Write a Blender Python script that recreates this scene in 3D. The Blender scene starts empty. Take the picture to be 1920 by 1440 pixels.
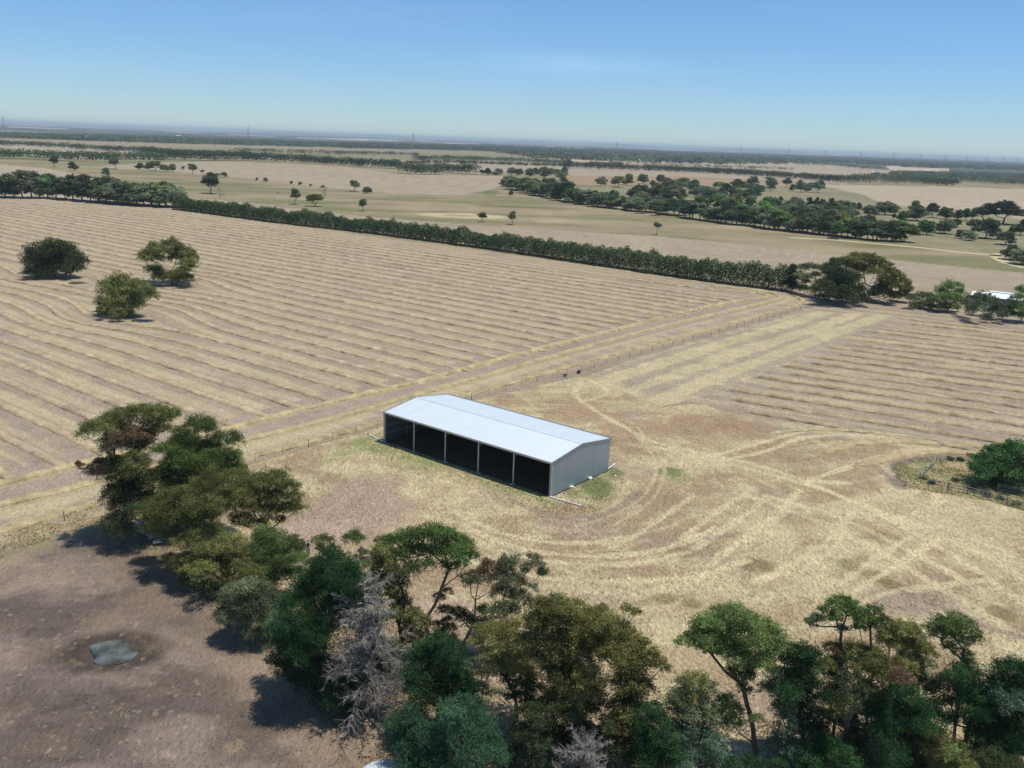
import bpy, math, random
import numpy as np
from mathutils import Vector, Matrix

sc = bpy.context.scene
C = sc.collection
HAZE = 8.0e-5
# ------------------------------------------------------------------ camera
F, PITCH, ROLL, H = 1690.0, 0.2635, 0.0375, 42.7      # focal length in photo pixels, pitch, roll, drone height
cd = bpy.data.cameras.new('camera'); cam = bpy.data.objects.new('camera', cd); C.objects.link(cam)
cd.sensor_fit = 'HORIZONTAL'; cd.sensor_width = 36.0; cd.lens = 36.0*F/1920
cd.clip_start = 0.5; cd.clip_end = 200000
cam.matrix_world = Matrix.Translation((0, 0, H)) @ Matrix.Rotation(math.pi/2-PITCH, 4, 'X') @ Matrix.Rotation(ROLL, 4, 'Z')
sc.camera = cam
# ------------------------------------------------------------------ sun, sky, exposure
SUN_EL = math.radians(75)
SUN_AZ = math.radians(97)          # compass angle from +Y towards +X
sd = bpy.data.lights.new('sun', 'SUN'); sun = bpy.data.objects.new('sun', sd); C.objects.link(sun)
sd.energy = 4.1; sd.angle = math.radians(0.53); sd.color = (1.0, 0.955, 0.89)
dirv = Vector((math.sin(SUN_AZ)*math.cos(SUN_EL), math.cos(SUN_AZ)*math.cos(SUN_EL), math.sin(SUN_EL)))
sun.rotation_euler = dirv.to_track_quat('Z', 'Y').to_euler(); sun.location = (30, 0, 200)
world = bpy.data.worlds.new('World'); sc.world = world; world.use_nodes = True
wt = world.node_tree; wt.nodes.clear()
wo = wt.nodes.new('ShaderNodeOutputWorld'); wb = wt.nodes.new('ShaderNodeBackground')
sky = wt.nodes.new('ShaderNodeTexSky'); sky.sky_type = 'NISHITA'; sky.sun_disc = False
sky.sun_elevation = SUN_EL; sky.sun_rotation = SUN_AZ; sky.altitude = 100; sky.air_density = 1.0; sky.dust_density = 0.0; sky.ozone_density = 3.5
wb.inputs['Strength'].default_value = 0.122
# thin cirrus streaks high in the air
tc = wt.nodes.new('ShaderNodeTexCoord'); mp = wt.nodes.new('ShaderNodeMapping'); mp.inputs['Scale'].default_value = (2.2, 2.0, 16)
mp.inputs['Rotation'].default_value = (0, math.radians(9), 0)
nz = wt.nodes.new('ShaderNodeTexNoise'); nz.inputs['Scale'].default_value = 2.3; nz.inputs['Detail'].default_value = 7; nz.inputs['Roughness'].default_value = .6
cr = wt.nodes.new('ShaderNodeMapRange'); cr.inputs['From Min'].default_value = .56; cr.inputs['From Max'].default_value = .85; cr.inputs['To Max'].default_value = .10
mx = wt.nodes.new('ShaderNodeMix'); mx.data_type = 'RGBA'; mx.inputs[7].default_value = (7.5, 8.2, 9.0, 1)
L = wt.links.new
L(tc.outputs['Generated'], mp.inputs['Vector']); L(mp.outputs[0], nz.inputs['Vector']); L(nz.outputs[0], cr.inputs['Value'])
# one faint wisp above the middle of the view
w_s = wt.nodes.new('ShaderNodeVectorMath'); w_s.operation = 'SUBTRACT'; w_s.inputs[1].default_value = (.0586, .9951, .0788); L(tc.outputs['Generated'], w_s.inputs[0])
w_m = wt.nodes.new('ShaderNodeMapping'); w_m.vector_type = 'POINT'; w_m.inputs['Rotation'].default_value = (0, math.radians(-8.5), 0); w_m.inputs['Scale'].default_value = (7.0, 1, 62); L(w_s.outputs[0], w_m.inputs['Vector'])
w_l = wt.nodes.new('ShaderNodeVectorMath'); w_l.operation = 'LENGTH'; L(w_m.outputs[0], w_l.inputs[0])
w_r = wt.nodes.new('ShaderNodeMapRange'); w_r.interpolation_type = 'SMOOTHSTEP'; w_r.inputs['From Min'].default_value = 1.0; w_r.inputs['From Max'].default_value = 0.0; w_r.inputs['To Max'].default_value = .50; L(w_l.outputs['Value'], w_r.inputs['Value'])
w_n = wt.nodes.new('ShaderNodeTexNoise'); w_n.inputs['Scale'].default_value = 14; w_n.inputs['Detail'].default_value = 6; L(mp.outputs[0], w_n.inputs['Vector'])
w_x = wt.nodes.new('ShaderNodeMath'); w_x.operation = 'MULTIPLY'; L(w_r.outputs[0], w_x.inputs[0]); L(w_n.outputs[0], w_x.inputs[1])
w_a = wt.nodes.new('ShaderNodeMath'); w_a.operation = 'ADD'; L(w_x.outputs[0], w_a.inputs[0]); L(cr.outputs[0], w_a.inputs[1]); L(w_a.outputs[0], mx.inputs[0]); L(sky.outputs[0], mx.inputs[6]); 
sep = wt.nodes.new('ShaderNodeSeparateXYZ'); L(tc.outputs['Generated'], sep.inputs[0])
rp = wt.nodes.new('ShaderNodeValToRGB'); rp.color_ramp.elements[0].position = 0.0; rp.color_ramp.elements[0].color = (.56, .74, 1.0, 1); rp.color_ramp.elements[1].position = .32; rp.color_ramp.elements[1].color = (.70, .86, .91, 1)
e_ = rp.color_ramp.elements.new(.10); e_.color = (.56, .76, 1.0, 1)
L(sep.outputs[2], rp.inputs[0]); ml = wt.nodes.new('ShaderNodeMix'); ml.data_type = 'RGBA'; ml.blend_type = 'MULTIPLY'; ml.inputs[0].default_value = 1
L(mx.outputs[2], ml.inputs[6]); L(rp.outputs[0], ml.inputs[7]); L(ml.outputs[2], wb.inputs['Color']); L(wb.outputs[0], wo.inputs[0])
sc.view_settings.view_transform = 'Standard'; sc.view_settings.look = 'None'; sc.view_settings.gamma = 1.0
sc.view_settings.exposure = 0.0
sc.cycles.max_bounces = 6; sc.cycles.diffuse_bounces = 3; sc.cycles.glossy_bounces = 3
sc.cycles.transmission_bounces = 3; sc.cycles.volume_bounces = 0; sc.cycles.transparent_max_bounces = 4

# ------------------------------------------------------------------ helpers
rng = np.random.default_rng(7)
_c, _s = math.cos(ROLL), math.sin(ROLL); _cp, _sp = math.cos(PITCH), math.sin(PITCH)
def ray(px, py):
    x = np.asarray(px, float)-960; y = np.asarray(py, float)-720
    X = x*_c+y*_s; Y = -x*_s+y*_c; up = -Y/F
    return X/F, _cp+up*_sp, -_sp+up*_cp
def at(px, py, z=0.0):
    """world ground point seen at a photo pixel"""
    a, b, c = ray(px, py); t = (z-H)/c
    return a*t, b*t
def at_depth(px, py, Y):
    a, b, c = ray(px, py); t = Y/b
    return np.stack([a*t, b*t, H+c*t], -1)
def poly(pts): return [tuple(float(v) for v in at(*p)) for p in pts]

def new_mesh(name, V, Fq, mat=None, col=None, smooth=False, k=4):
    V = np.ascontiguousarray(V, np.float32); Fq = np.ascontiguousarray(Fq, np.int32)
    m = bpy.data.meshes.new(name); n = len(Fq)
    m.vertices.add(len(V)); m.vertices.foreach_set('co', V.ravel())
    m.loops.add(n*k); m.loops.foreach_set('vertex_index', Fq.ravel())
    m.polygons.add(n); m.polygons.foreach_set('loop_start', np.arange(0, n*k, k, dtype=np.int32))
    m.polygons.foreach_set('use_smooth', np.full(n, smooth))
    m.update(calc_edges=True)
    if col is not None:
        a = m.color_attributes.new('Col', 'FLOAT_COLOR', 'POINT')
        c4 = np.ones((len(V), 4), np.float32); c4[:, :np.shape(col)[1]] = col; a.data.foreach_set('color', c4.ravel())
    if mat: m.materials.append(mat)
    return m
def link(name, mesh, parent=None, loc=(0, 0, 0), rz=0):
    o = bpy.data.objects.new(name, mesh); C.objects.link(o); o.location = loc; o.rotation_euler = (0, 0, rz)
    if parent: o.parent = parent
    return o
def tag(o, label=None, cat=None, group=None, kind=None):
    if label: o['label'] = label
    if cat: o['category'] = cat
    if group: o['group'] = group
    if kind: o['kind'] = kind
    return o
def empty(name, loc, rz=0): return link(name, None, None, loc, rz)

class MB:
    """collects primitives into one mesh"""
    def __init__(s): s.v = []; s.f = []
    def add(s, V, Fs):
        b = len(s.v); s.v += [tuple(p) for p in V]; s.f += [tuple(i+b for i in f) for f in Fs]
    def box(s, c, d, rz=0):
        x, y, z = [k/2 for k in d]; cr_, sr_ = math.cos(rz), math.sin(rz)
        P = []
        for dz in (-z, z):
            for dx, dy in ((-x, -y), (x, -y), (x, y), (-x, y)):
                P.append((c[0]+dx*cr_-dy*sr_, c[1]+dx*sr_+dy*cr_, c[2]+dz))
        s.add(P, [(3, 2, 1, 0), (4, 5, 6, 7), (0, 1, 5, 4), (1, 2, 6, 5), (2, 3, 7, 6), (3, 0, 4, 7)])
    def bar(s, a, b, r, r2=None, n=6):
        a = Vector(a); b = Vector(b); d = (b-a)
        if d.length < 1e-6: return
        r2 = r if r2 is None else r2
        q = d.to_track_quat('Z', 'Y'); P = []
        for p, rr in ((a, r), (b, r2)):
            for i in range(n):
                t = 2*math.pi*i/n; P.append(p+q@Vector((rr*math.cos(t), rr*math.sin(t), 0)))
        s.add(P, [(i, (i+1) % n, n+(i+1) % n, n+i) for i in range(n)]+[tuple(range(n))[::-1], tuple(range(n, 2*n))])
    def lathe(s, prof, c=(0, 0, 0), n=24):
        P = []
        for r, z in prof:
            for i in range(n):
                t = 2*math.pi*i/n; P.append((c[0]+r*math.cos(t), c[1]+r*math.sin(t), c[2]+z))
        Fs = [(j*n+i, j*n+(i+1) % n, (j+1)*n+(i+1) % n, (j+1)*n+i) for j in range(len(prof)-1) for i in range(n)]
        s.add(P, Fs)
    def mesh(s, name, mat, smooth=False):
        m = bpy.data.meshes.new(name); m.from_pydata([tuple(p) for p in s.v], [], s.f); m.materials.append(mat)
        if smooth: m.polygons.foreach_set('use_smooth', [True]*len(m.polygons))
        m.update(); return m
    def build(s, name, mat, parent=None, smooth=False, loc=(0, 0, 0), rz=0):
        return link(name, s.mesh(name, mat, smooth), parent, loc, rz)

# numpy value noise
_T = np.random.default_rng(3).random((256, 256)).astype(np.float32)
def vn(x, y):
    xi = np.floor(x).astype(np.int64); yi = np.floor(y).astype(np.int64)
    fx = x-xi; fy = y-yi; fx = fx*fx*(3-2*fx); fy = fy*fy*(3-2*fy)
    a = _T[xi & 255, yi & 255]; b = _T[(xi+1) & 255, yi & 255]; c = _T[xi & 255, (yi+1) & 255]; d = _T[(xi+1) & 255, (yi+1) & 255]
    return (a*(1-fx)+b*fx)*(1-fy)+(c*(1-fx)+d*fx)*fy
def fbm(x, y, o=4, seed=0.0):
    s = 0; a = .5; t = 0
    for i in range(o):
        s = s+a*vn(x*2**i+seed+17.3*i, y*2**i+seed*1.7+9.1*i); t += a; a *= .55
    return s/t
def sstep(e0, e1, x):
    t = np.clip((x-e0)/(e1-e0), 0, 1); return t*t*(3-2*t)
def inpoly(X, Y, P):
    P = np.array(P); r = np.zeros(X.shape, bool)
    x0, y0 = P.min(0); x1, y1 = P.max(0)
    idx = np.nonzero((X >= x0) & (X <= x1) & (Y >= y0) & (Y <= y1))[0]
    x = X[idx]; y = Y[idx]; ins = np.zeros(len(idx), bool); n = len(P)
    for i in range(n):
        ax, ay = P[i]; bx, by = P[(i+1) % n]
        if ay == by: continue
        cnd = ((ay > y) != (by > y)) & (x < (bx-ax)*(y-ay)/(by-ay)+ax)
        ins ^= cnd
    r[idx] = ins; return r
def dline(X, Y, P, maxd=1e9):
    """distance to polyline, and arc position"""
    P = np.array(P); D = np.full(X.shape, 1e9)
    for i in range(len(P)-1):
        a = P[i]; b = P[i+1]; x0 = min(a[0], b[0])-maxd; x1 = max(a[0], b[0])+maxd; y0 = min(a[1], b[1])-maxd; y1 = max(a[1], b[1])+maxd
        idx = np.nonzero((X >= x0) & (X <= x1) & (Y >= y0) & (Y <= y1))[0]
        if len(idx) == 0: continue
        v = b-a; l2 = v@v
        t = np.clip(((X[idx]-a[0])*v[0]+(Y[idx]-a[1])*v[1])/l2, 0, 1)
        d = np.hypot(X[idx]-a[0]-t*v[0], Y[idx]-a[1]-t*v[1])
        D[idx] = np.minimum(D[idx], d)
    return D
def smooth_line(P, n=8):
    """Catmull-Rom through points"""
    P = [np.array(p, float) for p in P]; P = [2*P[0]-P[1]]+P+[2*P[-1]-P[-2]]; out = []
    for i in range(1, len(P)-2):
        for k in range(n):
            t = k/n; a, b, c, d = P[i-1:i+3]
            out.append(.5*((2*b)+(-a+c)*t+(2*a-5*b+4*c-d)*t*t+(-a+3*b-3*c+d)*t**3))
    out.append(P[-2]); return np.array(out)
def resample(P, step):
    P = np.array(P, float); seg = np.hypot(*(P[1:]-P[:-1]).T); s = np.r_[0, np.cumsum(seg)]
    n = max(2, int(s[-1]/step)+1); t = np.linspace(0, s[-1], n)
    return np.stack([np.interp(t, s, P[:, 0]), np.interp(t, s, P[:, 1])], -1)

# ------------------------------------------------------------------ materials
def mat_new(name):
    m = bpy.data.materials.new(name); m.use_nodes = True; nt = m.node_tree; nt.nodes.clear()
    return m, nt, nt.nodes.new('ShaderNodeOutputMaterial')
def simple(name, col, rough=.7, metal=0.0, nscale=3.0, namp=.15, bump=0.0, bscale=20, spec=.3, coat=0):
    m, nt, out = mat_new(name); L = nt.links.new
    p = nt.nodes.new('ShaderNodeBsdfPrincipled'); L(p.outputs[0], out.inputs[0])
    p.inputs['Roughness'].default_value = rough; p.inputs['Metallic'].default_value = metal; p.inputs['Specular IOR Level'].default_value = spec
    t = nt.nodes.new('ShaderNodeTexCoord'); n = nt.nodes.new('ShaderNodeTexNoise'); n.inputs['Scale'].default_value = nscale; n.inputs['Detail'].default_value = 5
    L(t.outputs['Object'], n.inputs['Vector'])
    r = nt.nodes.new('ShaderNodeMapRange'); r.inputs['To Min'].default_value = 1-namp*2; r.inputs['To Max'].default_value = 1+namp*2; L(n.outputs[0], r.inputs[0])
    mm = nt.nodes.new('ShaderNodeMix'); mm.data_type = 'RGBA'; mm.blend_type = 'MULTIPLY'; mm.inputs[0].default_value = 1
    mm.inputs[6].default_value = (*col, 1); L(r.outputs[0], mm.inputs[7]); L(mm.outputs[2], p.inputs['Base Color'])
    if bump:
        n2 = nt.nodes.new('ShaderNodeTexNoise'); n2.inputs['Scale'].default_value = bscale; n2.inputs['Detail'].default_value = 4; L(t.outputs['Object'], n2.inputs['Vector'])
        b = nt.nodes.new('ShaderNodeBump'); b.inputs['Strength'].default_value = bump; b.inputs['Distance'].default_value = .05; L(n2.outputs[0], b.inputs['Height']); L(b.outputs[0], p.inputs['Normal'])
    return m
def ground_mat():
    m, nt, out = mat_new('ground_soil_and_straw'); L = nt.links.new; N = nt.nodes.new
    p = N('ShaderNodeBsdfPrincipled'); p.inputs['Roughness'].default_value = .95; p.inputs['Specular IOR Level'].default_value = .12; L(p.outputs[0], out.inputs[0])
    a = N('ShaderNodeAttribute'); a.attribute_name = 'Col'
    g = N('ShaderNodeNewGeometry'); cur = a.outputs['Color']
    # fine straw / clod mottling at three sizes, in metres
    for sc_, amp, st, det in ((0.5, .14, (1, .6, 1), 6), (2.2, .22, (1.0, .35, 1), 6), (5.0, .46, (1, .30, 1), 6), (9.0, .30, (.4, 1, 1), 4), (.08, .12, (1, 1, 1), 5)):
        mp = N('ShaderNodeMapping'); mp.inputs['Scale'].default_value = st; mp.inputs['Rotation'].default_value = (0, 0, .65)
        n = N('ShaderNodeTexNoise'); n.inputs['Scale'].default_value = sc_; n.inputs['Detail'].default_value = det; n.inputs['Roughness'].default_value = .62
        L(g.outputs['Position'], mp.inputs['Vector']); L(mp.outputs[0], n.inputs['Vector'])
        r = N('ShaderNodeMapRange'); r.inputs['From Min'].default_value = .28; r.inputs['From Max'].default_value = .72; r.inputs['To Min'].default_value = 1-amp; r.inputs['To Max'].default_value = 1+amp*.9; L(n.outputs[0], r.inputs[0])
        mm = N('ShaderNodeMix'); mm.data_type = 'RGBA'; mm.blend_type = 'MULTIPLY'; L(a.outputs['Alpha'], mm.inputs[0]); L(cur, mm.inputs[6]); L(r.outputs[0], mm.inputs[7]); cur = mm.outputs[2]
    L(cur, p.inputs['Base Color'])
    n = N('ShaderNodeTexNoise'); n.inputs['Scale'].default_value = 3.5; n.inputs['Detail'].default_value = 6; n.inputs['Roughness'].default_value = .7; L(g.outputs['Position'], n.inputs['Vector'])
    b = N('ShaderNodeBump'); b.inputs['Strength'].default_value = .5; b.inputs['Distance'].default_value = .07; L(n.outputs[0], b.inputs['Height']); L(b.outputs[0], p.inputs['Normal'])
    return m
def leaf_mat(name, trans=.36, var=.25, gloss=.25):
    m, nt, out = mat_new(name); L = nt.links.new; N = nt.nodes.new
    a = N('ShaderNodeAttribute'); a.attribute_name = 'Col'; oi = N('ShaderNodeObjectInfo')
    hs = N('ShaderNodeHueSaturation')
    r = N('ShaderNodeMapRange'); r.inputs['To Min'].default_value = .5-.014*var/.25; r.inputs['To Max'].default_value = .5+.014*var/.25; L(oi.outputs['Random'], r.inputs[0]); L(r.outputs[0], hs.inputs['Hue'])
    r2 = N('ShaderNodeMath'); r2.operation = 'MULTIPLY'; r2.inputs[1].default_value = 7.31; L(oi.outputs['Random'], r2.inputs[0])
    r3 = N('ShaderNodeMath'); r3.operation = 'FRACT'; L(r2.outputs[0], r3.inputs[0])
    r4 = N('ShaderNodeMapRange'); r4.inputs['To Min'].default_value = 1-var; r4.inputs['To Max'].default_value = 1+var*1.2; L(r3.outputs[0], r4.inputs[0]); L(r4.outputs[0], hs.inputs['Value'])
    L(a.outputs['Color'], hs.inputs['Color'])
    d = N('ShaderNodeBsdfDiffuse'); t = N('ShaderNodeBsdfTranslucent'); g = N('ShaderNodeBsdfGlossy'); g.inputs['Roughness'].default_value = .45
    L(hs.outputs[0], d.inputs[0]); L(hs.outputs[0], t.inputs[0]); g.inputs[0].default_value = (.5, .55, .5, 1)
    m1 = N('ShaderNodeMixShader'); m1.inputs[0].default_value = trans; L(d.outputs[0], m1.inputs[1]); L(t.outputs[0], m1.inputs[2])
    fr = N('ShaderNodeFresnel'); fr.inputs[0].default_value = 1.35; fm = N('ShaderNodeMath'); fm.operation = 'MULTIPLY'; fm.inputs[1].default_value = gloss; L(fr.outputs[0], fm.inputs[0])
    m2 = N('ShaderNodeMixShader'); L(fm.outputs[0], m2.inputs[0]); L(m1.outputs[0], m2.inputs[1]); L(g.outputs[0], m2.inputs[2]); L(m2.outputs[0], out.inputs[0])
    return m
def ribbed(name, col, rough, metal, axis, pitch, depth=.5, spec=.5, tv=(.95, 1.03)):
    """profiled steel sheeting: ribs along one local axis"""
    m, nt, out = mat_new(name); L = nt.links.new; N = nt.nodes.new
    p = N('ShaderNodeBsdfPrincipled'); p.inputs['Roughness'].default_value = rough; p.inputs['Metallic'].default_value = metal; p.inputs['Specular IOR Level'].default_value = spec
    t = N('ShaderNodeTexCoord'); s = N('ShaderNodeSeparateXYZ'); L(t.outputs['Object'], s.inputs[0])
    w = N('ShaderNodeMath'); w.operation = 'MULTIPLY'; w.inputs[1].default_value = 1/pitch; L(s.outputs[axis], w.inputs[0])
    fr = N('ShaderNodeMath'); fr.operation = 'FRACT'; L(w.outputs[0], fr.inputs[0])
    r = N('ShaderNodeValToRGB'); r.color_ramp.elements[0].position = .0; r.color_ramp.elements[0].color = (1, 1, 1, 1); r.color_ramp.elements[1].position = .22; r.color_ramp.elements[1].color = (0, 0, 0, 1)
    e = r.color_ramp.elements.new(.93); e.color = (0, 0, 0, 1); e = r.color_ramp.elements.new(1.0); e.color = (1, 1, 1, 1); L(fr.outputs[0], r.inputs[0])
    b = N('ShaderNodeBump'); b.inputs['Strength'].default_value = depth; b.inputs['Distance'].default_value = .03; L(r.outputs[0], b.inputs['Height']); L(b.outputs[0], p.inputs['Normal'])
    # each sheet a slightly different tone, plus dust
    fl = N('ShaderNodeMath'); fl.operation = 'MULTIPLY'; fl.inputs[1].default_value = 1/.76; L(s.outputs[axis], fl.inputs[0]); f2 = N('ShaderNodeMath'); f2.operation = 'FLOOR'; L(fl.outputs[0], f2.inputs[0])
    wn = N('ShaderNodeTexWhiteNoise'); wn.noise_dimensions = '1D'; L(f2.outputs[0], wn.inputs['W'])
    n = N('ShaderNodeTexNoise'); n.inputs['Scale'].default_value = .8; n.inputs['Detail'].default_value = 6; L(t.outputs['Object'], n.inputs['Vector'])
    ad = N('ShaderNodeMath'); ad.operation = 'ADD'; L(wn.outputs[0], ad.inputs[0]); L(n.outputs[0], ad.inputs[1])
    mr = N('ShaderNodeMapRange'); mr.inputs['From Max'].default_value = 2; mr.inputs['To Min'].default_value = tv[0]; mr.inputs['To Max'].default_value = tv[1]; L(ad.outputs[0], mr.inputs[0])
    mm = N('ShaderNodeMix'); mm.data_type = 'RGBA'; mm.blend_type = 'MULTIPLY'; mm.inputs[0].default_value = 1; mm.inputs[6].default_value = (*col, 1); L(mr.outputs[0], mm.inputs[7]); L(mm.outputs[2], p.inputs['Base Color'])
    L(p.outputs[0], out.inputs[0]); return m

M_ground = ground_mat()
M_euc = leaf_mat('eucalypt_leaves', .38, .2, .12); M_pine = leaf_mat('pine_needles', .2, .1, .05); M_far = leaf_mat('distant_foliage', .28, .3, .05); M_hedge = leaf_mat('hedge_foliage', .25, 0.0, .05)
M_bark = simple('pale_bark', (.24, .20, .165), .85, nscale=2.5, namp=.35, bump=.4)
M_darkbark = simple('dark_bark', (.10, .08, .065), .9, nscale=2.5, namp=.3, bump=.4)
M_dead = simple('dead_grey_wood', (.27, .245, .215), .9, nscale=3, namp=.25)
M_zinc_roof = ribbed('galvanised_roof_sheet', (.88, .92, .91), .63, .88, 0, .76, .06)
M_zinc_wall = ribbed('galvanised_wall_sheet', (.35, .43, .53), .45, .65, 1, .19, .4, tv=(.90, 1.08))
M_zinc_in = ribbed('shaded_gable_sheet', (.17, .20, .25), .5, .4, 1, .19, .5)  # darker copy of the wall sheet, interior shade put into its colour
M_zinc_back = ribbed('shaded_back_sheet', (.14, .15, .16), .6, .2, 0, .19, .5)  # back wall tone darkened to paint in the shade inside the shed
M_steel = simple('galvanised_steel', (.42, .44, .46), .5, .5, nscale=2, namp=.1)
M_flash = simple('steel_flashing', (.50, .54, .56), .45, .5, nscale=2, namp=.08)
M_white = simple('white_plastic', (.78, .77, .72), .45, nscale=4, namp=.06)
M_conc = simple('concrete', (.55, .52, .46), .9, nscale=6, namp=.15, bump=.3)
M_wood = simple('weathered_post_timber', (.13, .10, .08), .9, nscale=8, namp=.25, bump=.3)
M_wire = simple('fence_wire', (.25, .24, .23), .6, .6)
M_straw = None
# ------------------------------------------------------------------ ground sheet with its surface colours
SHED = (-18.15, 123.55); SA = math.radians(-38.45)
SOIL = np.array((.312, .245, .182)); PALE = np.array((.45, .378, .220)); GOLD = np.array((.42, .325, .185)); STUB = np.array((.385, .302, .175))
GREEN = np.array((.12, .14, .05)); RUST = np.array((.34, .235, .140)); PURP = np.array((.155, .120, .096)); PINK = np.array((.355, .258, .192))
PAST = np.array((.268, .218, .128)); SCRUB = np.array((.055, .062, .042)); DRY = np.array((.37, .30, .205)); LAWN = np.array((.235, .208, .115))
TH = math.radians(-38.3); UX, UY = math.cos(TH), math.sin(TH); NX, NY = -UY, UX     # windrow direction in the left paddock
TR = math.radians(-27.3); RUX, RUY = math.cos(TR), math.sin(TR); RNX, RNY = -RUY, RUX # windrow direction in the right paddock
# headland lines of the left paddock (run beside the fence, then swing left along the hedge)
HEAD1 = smooth_line(poly([(-260, 975), (-100, 933), (0, 909), (153, 870), (300, 836), (450, 799), (566, 768), (680, 741), (796, 713), (930, 676), (1063, 641), (1180, 612), (1300, 581), (1400, 562), (1440, 557), (1425, 551), (1330, 543), (1180, 524)]))
HEAD2 = smooth_line(poly([(-260, 1020), (-100, 975), (0, 948), (164, 909), (300, 870), (462, 826), (567, 800), (656, 775), (800, 735), (960, 690), (1100, 650), (1240, 613), (1380, 580), (1450, 563), (1462, 556), (1430, 548), (1330, 535)]))
HEAD3 = smooth_line(poly([(-260, 1075), (-100, 1028), (0, 997), (200, 938), (330, 898), (452, 863), (525, 844), (620, 818), (712, 792), (860, 747), (1000, 707), (1140, 668), (1280, 630), (1400, 598), (1480, 576), (1505, 566), (1490, 556), (1440, 547)]))
FENCE = poly([(-200, 1085), (0, 1020), (150, 966), (300, 918), (480, 865), (620, 826), (760, 786), (900, 744), (1000, 718), (1085, 697), (1180, 670), (1300, 637), (1400, 609), (1510, 578), (1535, 571)])
HEDGE = [(318, 391), (500, 415), (700, 437), (900, 465), (1100, 494), (1300, 524), (1480, 548)]
NEARP = poly([(-700, 372), (0, 372), (330, 394), (1480, 549), (1530, 571), (1400, 608), (1180, 670), (900, 744), (480, 865), (0, 1020), (-700, 1240)])
RIGHTP = poly([(1530, 574), (1650, 580), (1920, 610), (2500, 690), (2500, 1100), (1920, 872), (1800, 858), (1660, 832), (1540, 822), (1440, 818), (1300, 755), (1240, 760), (1100, 705), (1180, 674)])
ROWS_N0, ROWS_D = 49.8, 6.27
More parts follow.
